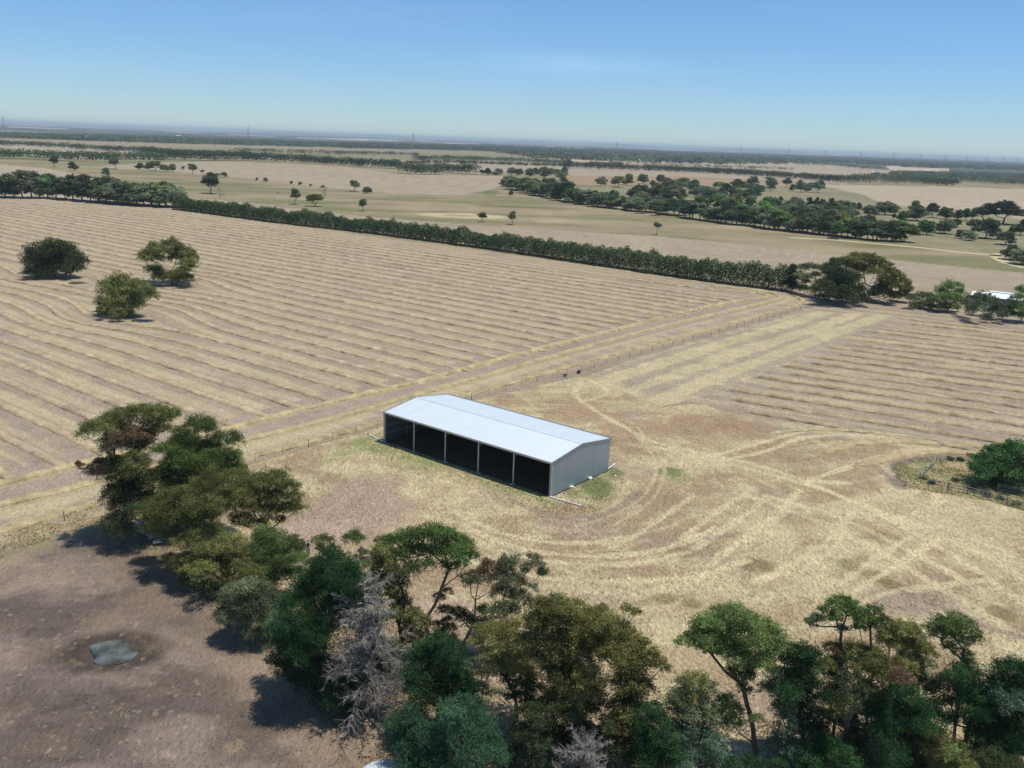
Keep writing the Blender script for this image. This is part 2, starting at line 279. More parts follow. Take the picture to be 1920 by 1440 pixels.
# rows that bend around the three paddock trees
BL = [poly([(0, 528), (60, 541), (110, 546), (160, 560), (182, 590), (150, 574)])]
def row_shift(u, n):
    """rows drift aside where the mower passed the paddock trees"""
    x = u*UX+n*NX; y = u*UY+n*NY; s = 0
    for cx, cy, r, k in TREE_PUSH:
        d = np.hypot(x-cx, (y-cy)); sgn = np.sign((n-(cx*NX+cy*NY))+1e-6); s = s+sgn*k*np.exp(-(d/r)**2)
    return s
TREE_PUSH = [(*at(235, 590), 19, 6.5), (*at(320, 530), 18, 6.0), (*at(100, 516), 21, 5.5)]
def paint(X, Y):
    n = X.size; D = np.hypot(X, Y)
    f1 = fbm(X/14, Y/14, 5, 1.0); f2 = fbm(X/3.2, Y/3.2, 4, 5.0); f3 = fbm(X/1.1, Y/1.1, 3, 11.0); fb = fbm(X/45, Y/45, 3, 21.0)
    col = np.tile(PAST, (n, 1)).astype(float)
    def mixm(c, w):
        w = np.clip(w, 0, 1)[:, None]; col[:] = col*(1-w)+np.asarray(c)*w
    def mask(P, edge=0): return inpoly(X, Y, P)
    # ---------- far country: paddocks and scrub in long bands
    far = sstep(1500, 2300, D)
    cellx = X+500*fbm(X/900, Y/900, 3, 3.3); celly = Y*1.0+700*fbm(X/1200, Y/1800, 3, 8.8)
    a = _T[(np.floor(cellx/520).astype(np.int64)) & 255, (np.floor(celly/900).astype(np.int64)) & 255]
    b = fbm(X/1500, Y/2600, 4, 31.0)
    fc = np.where(a[:, None] > .72, DRY*1.45, np.where(a[:, None] > .5, PAST*.9, SCRUB*1.1))
    scrubw = sstep(.44, .52, b)[:, None]; fc = fc*(1-scrubw*.9)+SCRUB*scrubw*.9
    mixm(fc, far)
    # ---------- middle distance paddocks
    mid = (D > 330) & (D < 2400)
    gvar = fbm(X/60, Y/25, 4, 2.0)[:, None]
    col[mid & (far < .5)] = (PAST*(1-.7*(gvar-.5)) + np.array((-.045, -.012, -.03))*sstep(.48, .66, gvar)+np.array((.05, .03, .02))*sstep(.55, .8, fbm(X/35, Y/90, 3, 6.6)[:, None]))[mid & (far < .5)]
    def field(P, c, amp=.12, w=1.0):
        k = mask(poly(P)); col[k] = (col*(1-w)+w*np.asarray(c)*(1+amp*2*(f1[:, None]-.5)))[k]; return k
    field([(0, 308), (90, 316), (200, 340), (290, 358), (335, 372), (335, 395), (-500, 395), (-500, 290)], DRY*1.02)
    field([(-300, 262), (0, 268), (190, 280), (300, 288), (300, 296), (190, 292), (0, 284), (-300, 275)], DRY*1.05)
    field([(0, 258), (300, 268), (640, 277), (640, 284), (300, 279), (0, 266)], PAST*1.1)
    field([(300, 276), (640, 279), (780, 282), (930, 288), (1000, 298), (800, 302), (640, 298), (460, 296)], LAWN*1.0)
    field([(640, 277), (930, 284), (930, 288), (640, 283)], PAST)
    kf = field([(170, 313), (260, 307), (390, 302), (640, 311), (760, 328), (830, 328), (950, 330), (952, 348), (905, 358), (880, 363), (830, 366), (700, 360), (600, 350), (430, 332), (320, 322)], DRY*.98)
    field([(640, 296), (900, 305), (1060, 310), (1240, 316), (1500, 318), (1580, 330), (1590, 345), (1300, 335), (1100, 330), (950, 322), (800, 318)], DRY*.95)
    field([(1060, 330), (1300, 331), (1500, 341), (1480, 352), (1300, 348), (1080, 346)], RUST*.95)
    field([(1240, 300), (1500, 304), (1700, 322), (1680, 336), (1240, 318)], DRY*.97)
    field([(1480, 344), (1920, 354), (2300, 366), (2300, 450), (1920, 412), (1850, 402), (1660, 384), (1620, 366), (1560, 352)], DRY*1.08)
    field([(1500, 356), (1610, 362), (1655, 384), (1560, 380)], LAWN*.95)
    field([(1240, 352), (1500, 355), (1660, 384), (1850, 402), (1920, 412), (2300, 450), (2300, 520), (1920, 482), (1700, 455), (1400, 425), (1250, 400), (1100, 380), (1050, 352)], LAWN*1.05, .25)
    field([(1660, 311), (1780, 316), (1780, 321), (1670, 320)], DRY*1.3)
    k2 = field([(320, 366), (500, 384), (640, 402), (930, 425), (1250, 444), (1440, 463), (1640, 485), (1920, 512), (2500, 570), (2500, 720), (1920, 612), (1530, 570), (1480, 549), (900, 466), (330, 394)], DRY*.96)
    st = np.sin((X*RNX+Y*RNY+2.5*fbm(X/30, Y/30, 2, 4.0))*2*math.pi/5.2)
    g_ = (k2 & (D > 200)); col[g_] *= (1-.14*sstep(.1, .9, st)*(.4+1.1*f2))[g_, None]
    st2 = np.sin((X*.55+Y*.83+12*fbm(X/120, Y/120, 2, 4.0))*2*math.pi/11); col[kf] *= (1-.09*sstep(0, 1, st2))[kf, None]
    # bright ring of subsoil around the old dam, green soak
    ox, oy = at(867, 404.5); e = np.hypot((X-ox)/29, (Y-oy)/20); e += .22*(f2-.5)+.25*(f1-.5)
    mixm(PALE*1.05, 1-sstep(.85, 1.0, e)); mixm(RUST, (1-sstep(.3, .5, np.hypot((X-ox+2)/26, (Y-oy)/13)+.4*(f2-.5)))*.9)
    gx, gy = at(920, 361); mixm(GREEN*1.1, (1-sstep(.7, 1, np.hypot((X-gx)/8, (Y-gy)/45)))*.8)
    gb = dline(X, Y, poly([(330, 355), (500, 372), (640, 392), (800, 410), (980, 420)]), 40); mixm(GREEN*1.25, (1-sstep(2, 22, gb))*.55*sstep(.35, .6, f1))
    gb = dline(X, Y, poly([(-100, 302), (80, 306), (130, 309), (250, 303), (400, 301)]), 60); mixm(GREEN*1.4, (1-sstep(4, 26, gb))*.8)
    # ---------- left paddock between the windrows
    k = mask(NEARP)
    U = X*UX+Y*UY; Nn = X*NX+Y*NY; Ns = Nn-row_shift(U, Nn)
    ph = ((Ns-ROWS_N0)/ROWS_D) % 1.0; alt = (np.floor((Ns-ROWS_N0)/ROWS_D) % 2)
    along = fbm(U/22, Ns/2.2, 4, 7.0); al2 = fbm(U/5, Ns/.9, 3, 17.0)
    w = sstep(.10, .22, ph)*(1-sstep(.45, .62, ph)) if False else (sstep(.14, .30, ph)*(1-sstep(.50, .68, ph)))
    w = .85*w*np.where(alt > 0, 1.0, .75)*sstep(.2, .5, along+.2*(al2-.5))
    base = SOIL*(1+.25*(f2[:, None]-.5))*(1+.16*(f1[:, None]-.5))
    lp = base*(1-w[:, None])+PALE*1.0*w[:, None]
    fr = (1-sstep(.08, .2, np.minimum(ph, 1-ph)))[:, None]; lp = lp*(1-.6*fr)+GOLD*.9*.6*fr
    mott = sstep(.52, .68, fbm(U/6, Ns/3, 4, 40.0))[:, None]*.45; lp = lp*(1-mott)+STUB*mott
    col[k] = lp[k]
    # headland beside the fence
    d1 = dline(X, Y, HEAD1, 9); d2 = dline(X, Y, HEAD2, 9); d3 = dline(X, Y, HEAD3, 9); dF = dline(X, Y, FENCE, 14)
    hz = (np.minimum(np.minimum(d1, d2), d3) < 4.2) & k
    hb = SOIL*1.02*(1+.28*(f2[:, None]-.5)); col[hz] = hb[hz]
    mixm(PALE*.98, np.where(k, sstep(4.6, 3.6, d2+.8*(f2-.5)*2)*sstep(.5, 1.2, d3)*sstep(1.3, 2.0, d2)*((X*.77-Y*.64) > (-200)), 0)*sstep(6.5, 5.5, d3)*.75*sstep(.3, .5, along+.15))
    for d_ in (d1, d2, d3): mixm(GOLD*.92, (1-sstep(.9, 2.0, d_+.8*(f3-.5)))*.75)
    mixm(PALE, (1-sstep(1.2, 3.4, np.abs(d3-3.0)+.9*(f2-.5)))*((X-at(0, 0+997)[0]) > -400)*k*.55*sstep(.35, .55, along))
    mixm(SOIL*.97, (1-sstep(1.2, 2.6, np.abs(dF-.2)+1.2*(f2-.5)))*.85)
    mixm(STUB*.8, (1-sstep(.2, .9, dF+.8*(f3-.5)))*.7)
    # ---------- right paddock
    k = mask(RIGHTP); RN = X*RNX+Y*RNY; RU = X*RUX+Y*RUY
    ph = ((RN-154.2)/6.35) % 1; along = fbm(RU/26, RN/2.0, 4, 9.0)
    w = sstep(.1, .25, ph)*(1-sstep(.55, .8, ph))*sstep(.3, .58, along)
    rp = (SOIL*1.0*(1+.3*(f2[:, None]-.5)))*(1-w[:, None])+PALE*.9*w[:, None]
    dd = dline(X, Y, poly([(1180, 690), (1290, 645), (1400, 615), (1500, 592), (1580, 582)]), 40)
    # pale headland bands between fence and row ends
    k3 = mask(poly([(1510, 584), (1700, 592), (1640, 612), (1500, 670), (1320, 742), (1240, 762), (1100, 707), (1180, 677), (1400, 615)]))
    hx = X*(-math.sin(math.radians(51)))+Y*math.cos(math.radians(51))       # across-headland coordinate
    band = fbm(hx/1.6, (X+Y)/60, 3, 60.0)
    kk = .25+.75*sstep(.22, .5, .5+.33*np.sin(hx*2*math.pi/6.8+1.0)+.9*(band-.5)+.5*(f2-.5))
    hb = SOIL*1.02*(1-kk[:, None])+PALE*1.0*kk[:, None]
    col[k] = rp[k]; col[k3] = (hb*(1+.25*(f2[:, None]-.5)))[k3]
    # ---------- yard around the shed: mown, raked, driven on
    YARD = poly([(1100, 703), (1240, 764), (1320, 755), (1440, 818), (1540, 822), (1660, 832), (1800, 858), (1920, 872), (2600, 1120), (2600, 1700), (760, 1700), (740, 1440), (640, 1330), (500, 1200), (420, 1110), (250, 985), (200, 975), (300, 922), (480, 868), (900, 748)])
    k = mask(YARD)
    # swirling rake direction: rings centred left of the shed front
    cx, cy = at(1010, 880); ang = np.arctan2(Y-cy, X-cx); R = np.hypot(X-cx, Y-cy)+4*(f1-.5)
    swirl = fbm(R/1.3, ang*7, 4, 70.0); sw2 = fbm(R/.55, ang*16, 3, 75.0)
    lin = fbm((X*.64+Y*.77)/6, (X*.77-Y*.64)/.9, 4, 80.0); lin2 = fbm((X*.89-Y*.46)/7, (X*.46+Y*.89)/.9, 4, 85.0)
    g1 = sstep(40, 60, R)
    tex = (swirl*.6+sw2*.4)*(1-g1)+(np.maximum(lin, lin2*.98)*.75+f3*.25)*g1
    yc = STUB*1.02+(PALE*1.02-STUB)*sstep(.42, .64, tex)[:, None]
    rw = sstep(.47, .62, fbm(X/9, Y/7, 5, 90.0))[:, None]*(1-.6*sstep(.5, .7, tex)[:, None]); yc = yc*(1-.85*rw)+RUST*.92*.85*rw
    sw = sstep(.58, .72, fbm(X/12, Y/9, 4, 95.0))[:, None]; yc = yc*(1-.4*sw)+SOIL*.95*.4*sw
    pa = np.array(at(1400, 925)); pb = np.array(at(1660, 1050)); pc = np.array(at(1500, 920)); pd = np.array(at(1330, 1060))
    va = (pb-pa)/np.hypot(*(pb-pa)); vb = (pd-pc)/np.hypot(*(pd-pc))            # the two raking directions
    ca = X*va[0]+Y*va[1]+1.2*(f1-.5); cb = X*vb[0]+Y*vb[1]+1.2*(f1-.5)
    cell = _T[np.floor(ca/3.4).astype(np.int64) & 255, np.floor(cb/7.5+.3*np.sin(ca)).astype(np.int64) & 255]*.6+_T[np.floor(ca/3.4+99).astype(np.int64) & 255, np.floor(cb/17).astype(np.int64) & 255]*.4
    reg = sstep(28, 40, R)*sstep(95, 60, R)[:, None][:, 0]*sstep(.2, .5, (X-20)/30)
    dk = (sstep(.52, .30, cell)*reg*.62*(.55+.9*f2))[:, None]; lt = (sstep(.55, .75, cell)*reg*.5*(.5+f2))[:, None]
    yc = yc*(1-dk)+RUST*.86*dk; yc = yc*(1-lt)+PALE*1.08*lt
    col[k] = yc[k]
    def blob(px, py, rx, ry, c, w=.8, soft=.5, rough=.9):
        bx, by = at(px, py); sx = rx*math.hypot(bx, by)/F; sy = ry*(bx*bx+by*by+H*H)/(F*H)
        e = np.hypot((X-bx)/sx, (Y-by)/sy)+rough*(f1-.5)+rough*(f2-.5)*.9
        mixm(c, (1-sstep(1-soft, 1+soft*.3, e))*w)
    def streak(P, wd, c, w=.8, rough=.6):
        d = dline(X, Y, smooth_line(poly(P)), wd*4)+wd*rough*2*(f2-.5)+wd*rough*(f3-.5)
        mixm(c, (1-sstep(wd*.35, wd, d))*w)
    # pink bare earth in front of the shed and under the belt
    blob(650, 960, 120, 62, PINK*1.02, .92); blob(560, 1000, 70, 50, PINK, .8); blob(840, 1180, 120, 70, PINK, .7); blob(720, 900, 60, 14, PINK, .6)
    blob(790, 870, 90, 14, STUB*.8, .5); blob(940, 930, 60, 20, SOIL, .5)
    blob(1000, 1300, 330, 110, PINK*.92, .55); blob(1450, 1330, 150, 60, SOIL*1.1, .6); blob(1700, 1130, 110, 22, SOIL, .75); blob(1130, 1110, 60, 30, SOIL, .5)
    blob(1190, 780, 26, 12, SOIL, .6); blob(1330, 800, 150, 34, RUST*.95, .55, .7, 1.3); blob(1290, 930, 130, 40, RUST*.95, .5, .7, 1.3); blob(1100, 780, 90, 22, RUST*.98, .6, .7, 1.2)
    # rusty regrowth
    for a_ in [(1370, 800, 95, 20), (1290, 790, 50, 16), (1110, 760, 60, 14), (1480, 850, 60, 14), (1230, 800, 40, 14), (1560, 850, 40, 8), (1240, 940, 60, 30), (1640, 990, 60, 15), (1330, 1000, 60, 22), (1180, 1060, 80, 18)]: blob(*a_, RUST*.92, .85, .6, 1.2)
    # pale raked straw
    for a_ in [(1560, 1000, 60, 22), (1440, 1000, 45, 26), (1500, 1060, 60, 26), (1330, 1100, 70, 24), (1780, 980, 150, 50), (1860, 1040, 90, 40), (1380, 870, 110, 12), (1700, 1180, 60, 30), (1560, 1110, 80, 26), (1150, 735, 30, 16), (1120, 1100, 90, 22), (880, 890, 40, 10), (560, 900, 60, 16), (640, 880, 50, 10)]: blob(*a_, PALE*1.06, .62, .6, 1.6)
    # olive and green patches
    for a_ in [(1595, 1060, 28, 13), (1642, 1080, 26, 12), (1670, 1095, 22, 9), (1245, 1121, 30, 12), (1298, 1133, 26, 10), (1876, 1150, 30, 16), (1130, 830, 24, 8), (1420, 1060, 40, 14)]: blob(*a_, np.array((.19, .155, .07)), .75, .5, .5)
    blob(1258, 884, 30, 9, GREEN*1.15, .9, .6, .6); blob(1275, 895, 34, 9, GREEN*1.6, .5)
    blob(1115, 912, 42, 26, GREEN*1.1, .92, .5, .7); blob(1145, 885, 20, 10, GREEN*1.3, .8); blob(1080, 925, 30, 14, GREEN*1.3, .6)
    streak([(700, 838), (760, 850), (840, 874), (900, 893), (960, 915), (1030, 942)], 2.2, GREEN*1.6, .55, 1.2)
    streak([(690, 828), (740, 855), (800, 870)], 3.0, GREEN*1.7, .45, 1.0)
    streak([(620, 860), (700, 822), (760, 800)], 2.0, GREEN*1.9, .4)
    # wheel tracks and raked lines
    pl = PALE*1.16
    for P in [[(1090, 712), (1080, 740), (1110, 765), (1170, 800), (1230, 830), (1330, 852), (1420, 872), (1490, 896), (1600, 940), (1700, 990), (1800, 1050), (1920, 1130)],
              [(1105, 712), (1140, 735), (1090, 755)], [(1230, 838), (1330, 862), (1440, 888), (1560, 925), (1690, 975), (1840, 1040), (1920, 1085)],
              [(1320, 858), (1400, 838), (1480, 815), (1540, 800)], [(1340, 866), (1440, 845), (1500, 822), (1600, 815), (1700, 824), (1800, 838), (1920, 855)],
              [(1590, 905), (1520, 900), (1580, 880), (1650, 856), (1700, 852)], [(1280, 1010), (1340, 962), (1400, 925)], [(1300, 1030), (1370, 985), (1440, 935)],
              [(1330, 1060), (1400, 1005), (1470, 950), (1500, 920)], [(1360, 1035), (1420, 1000), (1490, 945)], [(1500, 1072), (1560, 1030), (1600, 1000)], [(1420, 1090), (1500, 1050), (1560, 1010), (1600, 960)],
              [(1380, 925), (1450, 945), (1550, 985), (1650, 1035), (1760, 1100), (1880, 1170)], [(1440, 930), (1560, 965), (1680, 1020), (1800, 1085)],
              [(1570, 1095), (1660, 1035), (1700, 1010)], [(1600, 1110), (1690, 1055), (1760, 1010)], [(1540, 1180), (1640, 1120), (1720, 1105), (1860, 1085)],
              [(870, 985), (950, 1022), (1050, 1040), (1160, 1042), (1270, 1022), (1340, 990)], [(880, 1010), (980, 1045), (1090, 1058), (1200, 1055), (1290, 1035)],
              [(850, 960), (950, 1003), (1060, 1018), (1170, 1010), (1220, 985), (1300, 930)], [(930, 1060), (1040, 1085), (1160, 1090), (1300, 1080), (1400, 1050)]]:
        streak(P, .80, pl, .80, .55)
    for P in [[(1180, 800), (1222, 850), (1228, 890), (1205, 930), (1150, 965), (1080, 985)], [(1195, 800), (1240, 860), (1243, 900), (1215, 945), (1150, 985)]]: streak(P, .35, PALE, .7, .4)
    for P in [[(1000, 955), (1080, 975), (1150, 958), (1200, 925)], [(960, 940), (1040, 968), (1120, 965)], [(1330, 1010), (1380, 1000)], [(1800, 1150), (1860, 1178), (1920, 1195)], [(1690, 1110), (1760, 1140), (1850, 1180)]]: streak(P, .8, SOIL*.8, .6)
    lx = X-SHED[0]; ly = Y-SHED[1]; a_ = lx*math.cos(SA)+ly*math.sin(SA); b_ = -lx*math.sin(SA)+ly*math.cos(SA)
    mixm(np.array((.045, .038, .033)), ((a_ > -.2) & (a_ < 30.1) & (b_ > .1) & (b_ < 13.3))*.9)   # dark earth floor of the shed, interior shade painted into its colour
    # ---------- pond enclosure on the right
    PO = poly([(1668, 885), (1680, 868), (1720, 858), (1800, 853), (2200, 862), (2500, 1000), (2500, 1120), (1920, 958), (1850, 940), (1760, 925), (1700, 915)])
    kp = mask(PO); pc = np.where((f2[:, None] > .45), GOLD*.95, np.array((.27, .25, .12))); col[kp] = pc[kp]
    streak([(1690, 910), (1672, 890), (1680, 872), (1720, 862), (1800, 858), (1840, 860)], 2.1, PURP*1.45, .9, .3)
    blob(1712, 888, 22, 20, np.array((.20, .21, .07)), .9, .4, .6); blob(1730, 870, 22, 8, np.array((.20, .22, .08)), .8); blob(1705, 912, 14, 6, GREEN*1.3, .7)
    blob(1790, 880, 36, 12, GOLD*.9, .7); blob(1830, 905, 60, 12, GREEN*1.6, .5)
    streak([(1672, 890), (1660, 870), (1700, 846), (1800, 840)], .9, pl, .6)
    for q in range(26):
        blob(1680+rng.random()*26, 888+rng.random()*26, 1.6, 1.3, GREEN*.7, .8, .5, .2)
    # ---------- worn golden edge along fence line, weeds
    streak([(-100, 1050), (0, 1015), (120, 985), (200, 962), (290, 935), (400, 900)], 2.4, GOLD*.95, .7, 1.0)
    # ---------- bare stock paddock lower left
    BP = poly([(-500, 1230), (0, 1048), (100, 1008), (205, 976), (255, 985), (330, 1050), (420, 1130), (500, 1215), (560, 1260), (640, 1345), (735, 1440), (760, 1800), (-900, 1800)])
    kb = mask(BP); q1 = fbm(X/6.5, Y/4, 6, 55.0); q2 = fbm(X/1.7, Y/1.2, 4, 58.0)
    ed = sstep(0, 3.5, dline(X, Y, BP, 4)+3*(f2-.5))
    bc = PURP*1.12+(PINK*.62-PURP*1.12)*sstep(.45, .8, q1)[:, None]; bc = bc*(1-.6*sstep(.5, .66, q2)[:, None])+PURP*.78*.6*sstep(.5, .66, q2)[:, None]; q3 = fbm(X/11, Y/5, 5, 51.0); bc = bc*(1+.55*(sstep(.42, .62, q3)[:, None]-.5))
    col[kb] = (col*(1-ed[:, None])+bc*ed[:, None])[kb]
    blob(650, 1400, 130, 110, PINK*.85, .6); blob(520, 1250, 70, 70, PINK*.95, .55); blob(30, 1080, 120, 30, PINK*.95, .45); blob(310, 1130, 110, 50, PINK*.85, .35)
    for a_ in [(50, 1125, 45, 18), (110, 1215, 60, 26), (70, 1290, 90, 26), (240, 1110, 22, 10), (150, 1030, 40, 8), (360, 1280, 60, 20), (20, 1400, 60, 30), (320, 1210, 20, 10), (450, 1400, 60, 30)]: blob(*a_, PURP*.78, .6, .7, 1.0)
    blob(190, 1166, 38, 10, GOLD*.5, .35); blob(440, 1400, 22, 12, GOLD*.75, .45)
    for P in [[(130, 1400), (140, 1360), (165, 1325), (220, 1290), (290, 1275)], [(150, 1410), (160, 1370), (185, 1335), (230, 1302), (300, 1285)], [(180, 1400), (165, 1372), (190, 1345)]]: streak(P, .22, PURP*.75, .6, .3)
    # ring of mud and debris around the puddle
    bx, by = at(207, 1222); e = np.hypot((X-bx)/2.75, (Y-by)/2.2)+.35*(f2-.5)*2+.18*(f3-.5)
    mixm(PURP*.40, (1-sstep(1.15, 2.0, e))*.95); mixm(GOLD*.5, (1-sstep(.05, .3, np.abs(e-1.2)))*sstep(.5, .66, f3)*.5); mixm(PURP*.55, 1-sstep(.85, 1.0, e))
    for q in range(260):   # pale pebbles and dung
        qx, qy = at(rng.random()*560, 1010+rng.random()*430); s_ = .07+.1*rng.random()
        i = np.nonzero((np.hypot(X-qx, Y-qy) < s_*1.3) & kb)[0]; col[i] = col[i]*.7+PALE*.9*.3
    # belt floor: litter
    kl = dline(X, Y, poly([(250, 1010), (400, 1110), (560, 1250), (760, 1400), (900, 1440)]), 12); mixm(np.array((.20, .15, .10)), (1-sstep(2, 9, kl+3*(f2-.5)))*.55)
    col *= (1+.10*(fb[:, None]-.5)); gr = np.ones(n); gr[kb] = .6; gr[mask(NEARP)] = .75; return np.c_[np.clip(col, .01, .9), gr]
def ground_z(X, Y):
    z = .10*(fbm(X/9, Y/9, 3, 12.0)-.5)+.05*(fbm(X/1.3, Y/1.3, 3, 13.0)-.5)
    bx, by = at(207, 1222); e = np.hypot((X-bx)/2.75, (Y-by)/2.2); z = z*sstep(1, 2, e)-.22*(1-sstep(.6, 1.15, e+.25*(fbm(X/1.1, Y/1.1, 2, 2)-.5)))
    # narrow swell in headlands
    return z*(1-sstep(300, 500, np.hypot(X, Y)))
# graded grid: close rows near, wider rows far
ys = [30.0]
while ys[-1] < 60000:
    d = ys[-1]; ys.append(d+max(.20, .62*(d*d+H*H)/38500) if d < 9000 else d*1.12)
ys = np.array(ys)
ts = np.concatenate([[-6, -4, -3, -2.2, -1.7, -1.3, -1.05], np.linspace(-.86, .86, 1150), [1.05, 1.3, 1.7, 2.2, 3, 4, 6]])
TT, YY = np.meshgrid(ts, ys); XX = TT*(YY+8)*.80
X = XX.ravel(); Y = YY.ravel()
colr = paint(X, Y); Z = ground_z(X, Y)
ny, nx = XX.shape; i0 = (np.arange(ny-1)[:, None]*nx+np.arange(nx-1)[None]).ravel()
Fg = np.stack([i0, i0+1, i0+nx+1, i0+nx], -1)
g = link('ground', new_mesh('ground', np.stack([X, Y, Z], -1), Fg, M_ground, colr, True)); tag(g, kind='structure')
print('ground verts', len(X))
B = 70000.; V = [(-B, -B, -.6), (B, -B, -.6), (B, B, -.6), (-B, B, -.6)]
g2 = link('ground', new_mesh('ground_beyond', V, [(0, 1, 2, 3)], M_ground, np.tile(DRY*.8, (4, 1)))); tag(g2, kind='structure')
# puddle
def puddle():
    P = smooth_line([at(*p) for p in [(166, 1207), (173, 1199), (190, 1198), (205, 1199), (222, 1198), (238, 1203), (247, 1213), (260, 1224), (252, 1233), (238, 1237), (224, 1242), (208, 1244), (194, 1245), (180, 1243), (177, 1232), (172, 1219), (166, 1207)]], 10)[:-1]
    P = P+.16*np.stack([fbm(P[:, 0]/.35, P[:, 1]/.35, 3, 1)-.5, fbm(P[:, 0]/.35, P[:, 1]/.35, 3, 9)-.5], -1)*1.6; c = P.mean(0); V = [(*c, -.10)]+[(*p, -.10) for p in P]; n = len(P)
    m, nt, out = mat_new('muddy_water'); L = nt.links.new; N = nt.nodes.new
    p = N('ShaderNodeBsdfPrincipled'); p.inputs['Roughness'].default_value = .08; p.inputs['Specular IOR Level'].default_value = 1.0; L(p.outputs[0], out.inputs[0])
    ge = N('ShaderNodeNewGeometry'); n1 = N('ShaderNodeTexNoise'); n1.inputs['Scale'].default_value = .55; n1.inputs['Detail'].default_value = 6; L(ge.outputs['Position'], n1.inputs['Vector'])
    r = N('ShaderNodeValToRGB'); e = r.color_ramp.elements; e[0].position = .38; e[0].color = (.028, .035, .018, 1); e[1].position = .66; e[1].color = (.15, .165, .16, 1); L(n1.outputs[0], r.inputs[0]); L(r.outputs[0], p.inputs['Base Color'])
    me = bpy.data.meshes.new('puddle'); me.from_pydata([tuple(v) for v in V], [], [(0, i+1, (i+1) % n+1) for i in range(n)]); me.materials.append(m)
    tag(link('puddle', me), kind='structure')
puddle()
# gravel track beyond the paddock
def track(P, w, name='track', mat=None):
    P = resample(smooth_line(poly(P)), 4); T = np.gradient(P, axis=0); T /= np.hypot(*T.T)[:, None]; Nn = np.stack([-T[:, 1], T[:, 0]], -1)
    V = np.concatenate([np.c_[P+Nn*w/2, np.full(len(P), .06)], np.c_[P-Nn*w/2, np.full(len(P), .06)]]); n = len(P)
    i = np.arange(n-1); tag(link(name, new_mesh(name, V, np.stack([i, i+n, i+n+1, i+1], -1), M_ground, np.tile(PALE*1.12, (2*n, 1)))), kind='structure')
track([(1480, 446), (1560, 450), (1640, 457), (1720, 464), (1800, 473), (1900, 482)], 6)
track([(1900, 482), (1872, 476), (1868, 482), (1890, 494), (1925, 503)], 5)
# ------------------------------------------------------------------ straw windrows (mown rows) as lumpy ridges
def straw_mat():
    m, nt, out = mat_new('loose_straw'); L = nt.links.new; N = nt.nodes.new
    p = N('ShaderNodeBsdfPrincipled'); p.inputs['Roughness'].default_value = .95; p.inputs['Specular IOR Level'].default_value = .15; L(p.outputs[0], out.inputs[0])
    a = N('ShaderNodeAttribute'); a.attribute_name = 'Col'; g = N('ShaderNodeNewGeometry'); cur = a.outputs['Color']
    for s_, amp in ((1.2, .25), (7.0, .35)):
        n = N('ShaderNodeTexNoise'); n.inputs['Scale'].default_value = s_; n.inputs['Detail'].default_value = 5; n.inputs['Roughness'].default_value = .7; L(g.outputs['Position'], n.inputs['Vector'])
        r = N('ShaderNodeMapRange'); r.inputs['From Min'].default_value = .3; r.inputs['From Max'].default_value = .7; r.inputs['To Min'].default_value = 1-amp; r.inputs['To Max'].default_value = 1+amp; L(n.outputs[0], r.inputs[0])
        mm = N('ShaderNodeMix'); mm.data_type = 'RGBA'; mm.blend_type = 'MULTIPLY'; mm.inputs[0].default_value = 1; L(cur, mm.inputs[6]); L(r.outputs[0], mm.inputs[7]); cur = mm.outputs[2]
    L(cur, p.inputs['Base Color'])
    n = N('ShaderNodeTexNoise'); n.inputs['Scale'].default_value = 6; n.inputs['Detail'].default_value = 5; L(g.outputs['Position'], n.inputs['Vector'])
    b = N('ShaderNodeBump'); b.inputs['Strength'].default_value = 1; b.inputs['Distance'].default_value = .12; L(n.outputs[0], b.inputs['Height']); L(b.outputs[0], p.inputs['Normal'])
    return m
M_straw = straw_mat()
def windrow(P, w, h, col, seed, step=None, gaps=0.0):
    P = np.array(P); dist = np.hypot(*P.mean(0)); step = step or float(np.clip(dist/320, .35, 1.3))
    P = resample(P, step); n = len(P); T = np.gradient(P, axis=0); T /= np.hypot(*T.T)[:, None]+1e-9; Nn = np.stack([-T[:, 1], T[:, 0]], -1)
    s = np.arange(n)*step
    wob = (fbm(s/2.2, s*0+seed, 3, seed)-.5)*.3; ww = w*(.75+.55*fbm(s/1.6, s*0, 3, seed+5)); hh = h*(.35+1.2*fbm(s/2.1, s*0, 4, seed+9))
    if gaps: hh = hh*(.25+.75*sstep(gaps-.08, gaps+.08, fbm(s/7, s*0, 3, seed+30)))
    env = np.minimum(1, np.minimum(s, s[-1]-s)/1.6+.05); hh = hh*env; ww = ww*(.4+.6*env)
    prof = np.array([(-.5, -.10), (-.44, .42), (-.30, .85), (-.08, 1.0), (.14, .95), (.30, .84), (.44, .48), (.5, -.10)]); k = len(prof)
    V = np.zeros((n, k, 3))
    for j, (a, b) in enumerate(prof):
        jt = .9*(vn(s/.6+j*7.7, s*0+seed+j)-.5)
        off = (a*ww+wob+jt*.35)[:, None]
        V[:, j, :2] = P+Nn*off; V[:, j, 2] = hh*b*(1+.5*jt)+(.02 if b > 0 else -.06)
    i0 = (np.arange(n-1)[:, None]*k+np.arange(k-1)[None]).ravel(); Fq = np.stack([i0, i0+k, i0+k+1, i0+1], -1)
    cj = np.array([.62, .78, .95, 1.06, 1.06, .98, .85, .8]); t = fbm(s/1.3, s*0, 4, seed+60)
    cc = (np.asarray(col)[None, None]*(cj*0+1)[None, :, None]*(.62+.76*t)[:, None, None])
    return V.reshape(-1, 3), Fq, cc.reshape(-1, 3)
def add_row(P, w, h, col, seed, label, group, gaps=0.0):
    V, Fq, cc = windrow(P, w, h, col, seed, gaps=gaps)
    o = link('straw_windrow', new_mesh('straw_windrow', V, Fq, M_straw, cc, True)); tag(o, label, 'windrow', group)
    return o
WG = 'straw windrows in the left paddock'
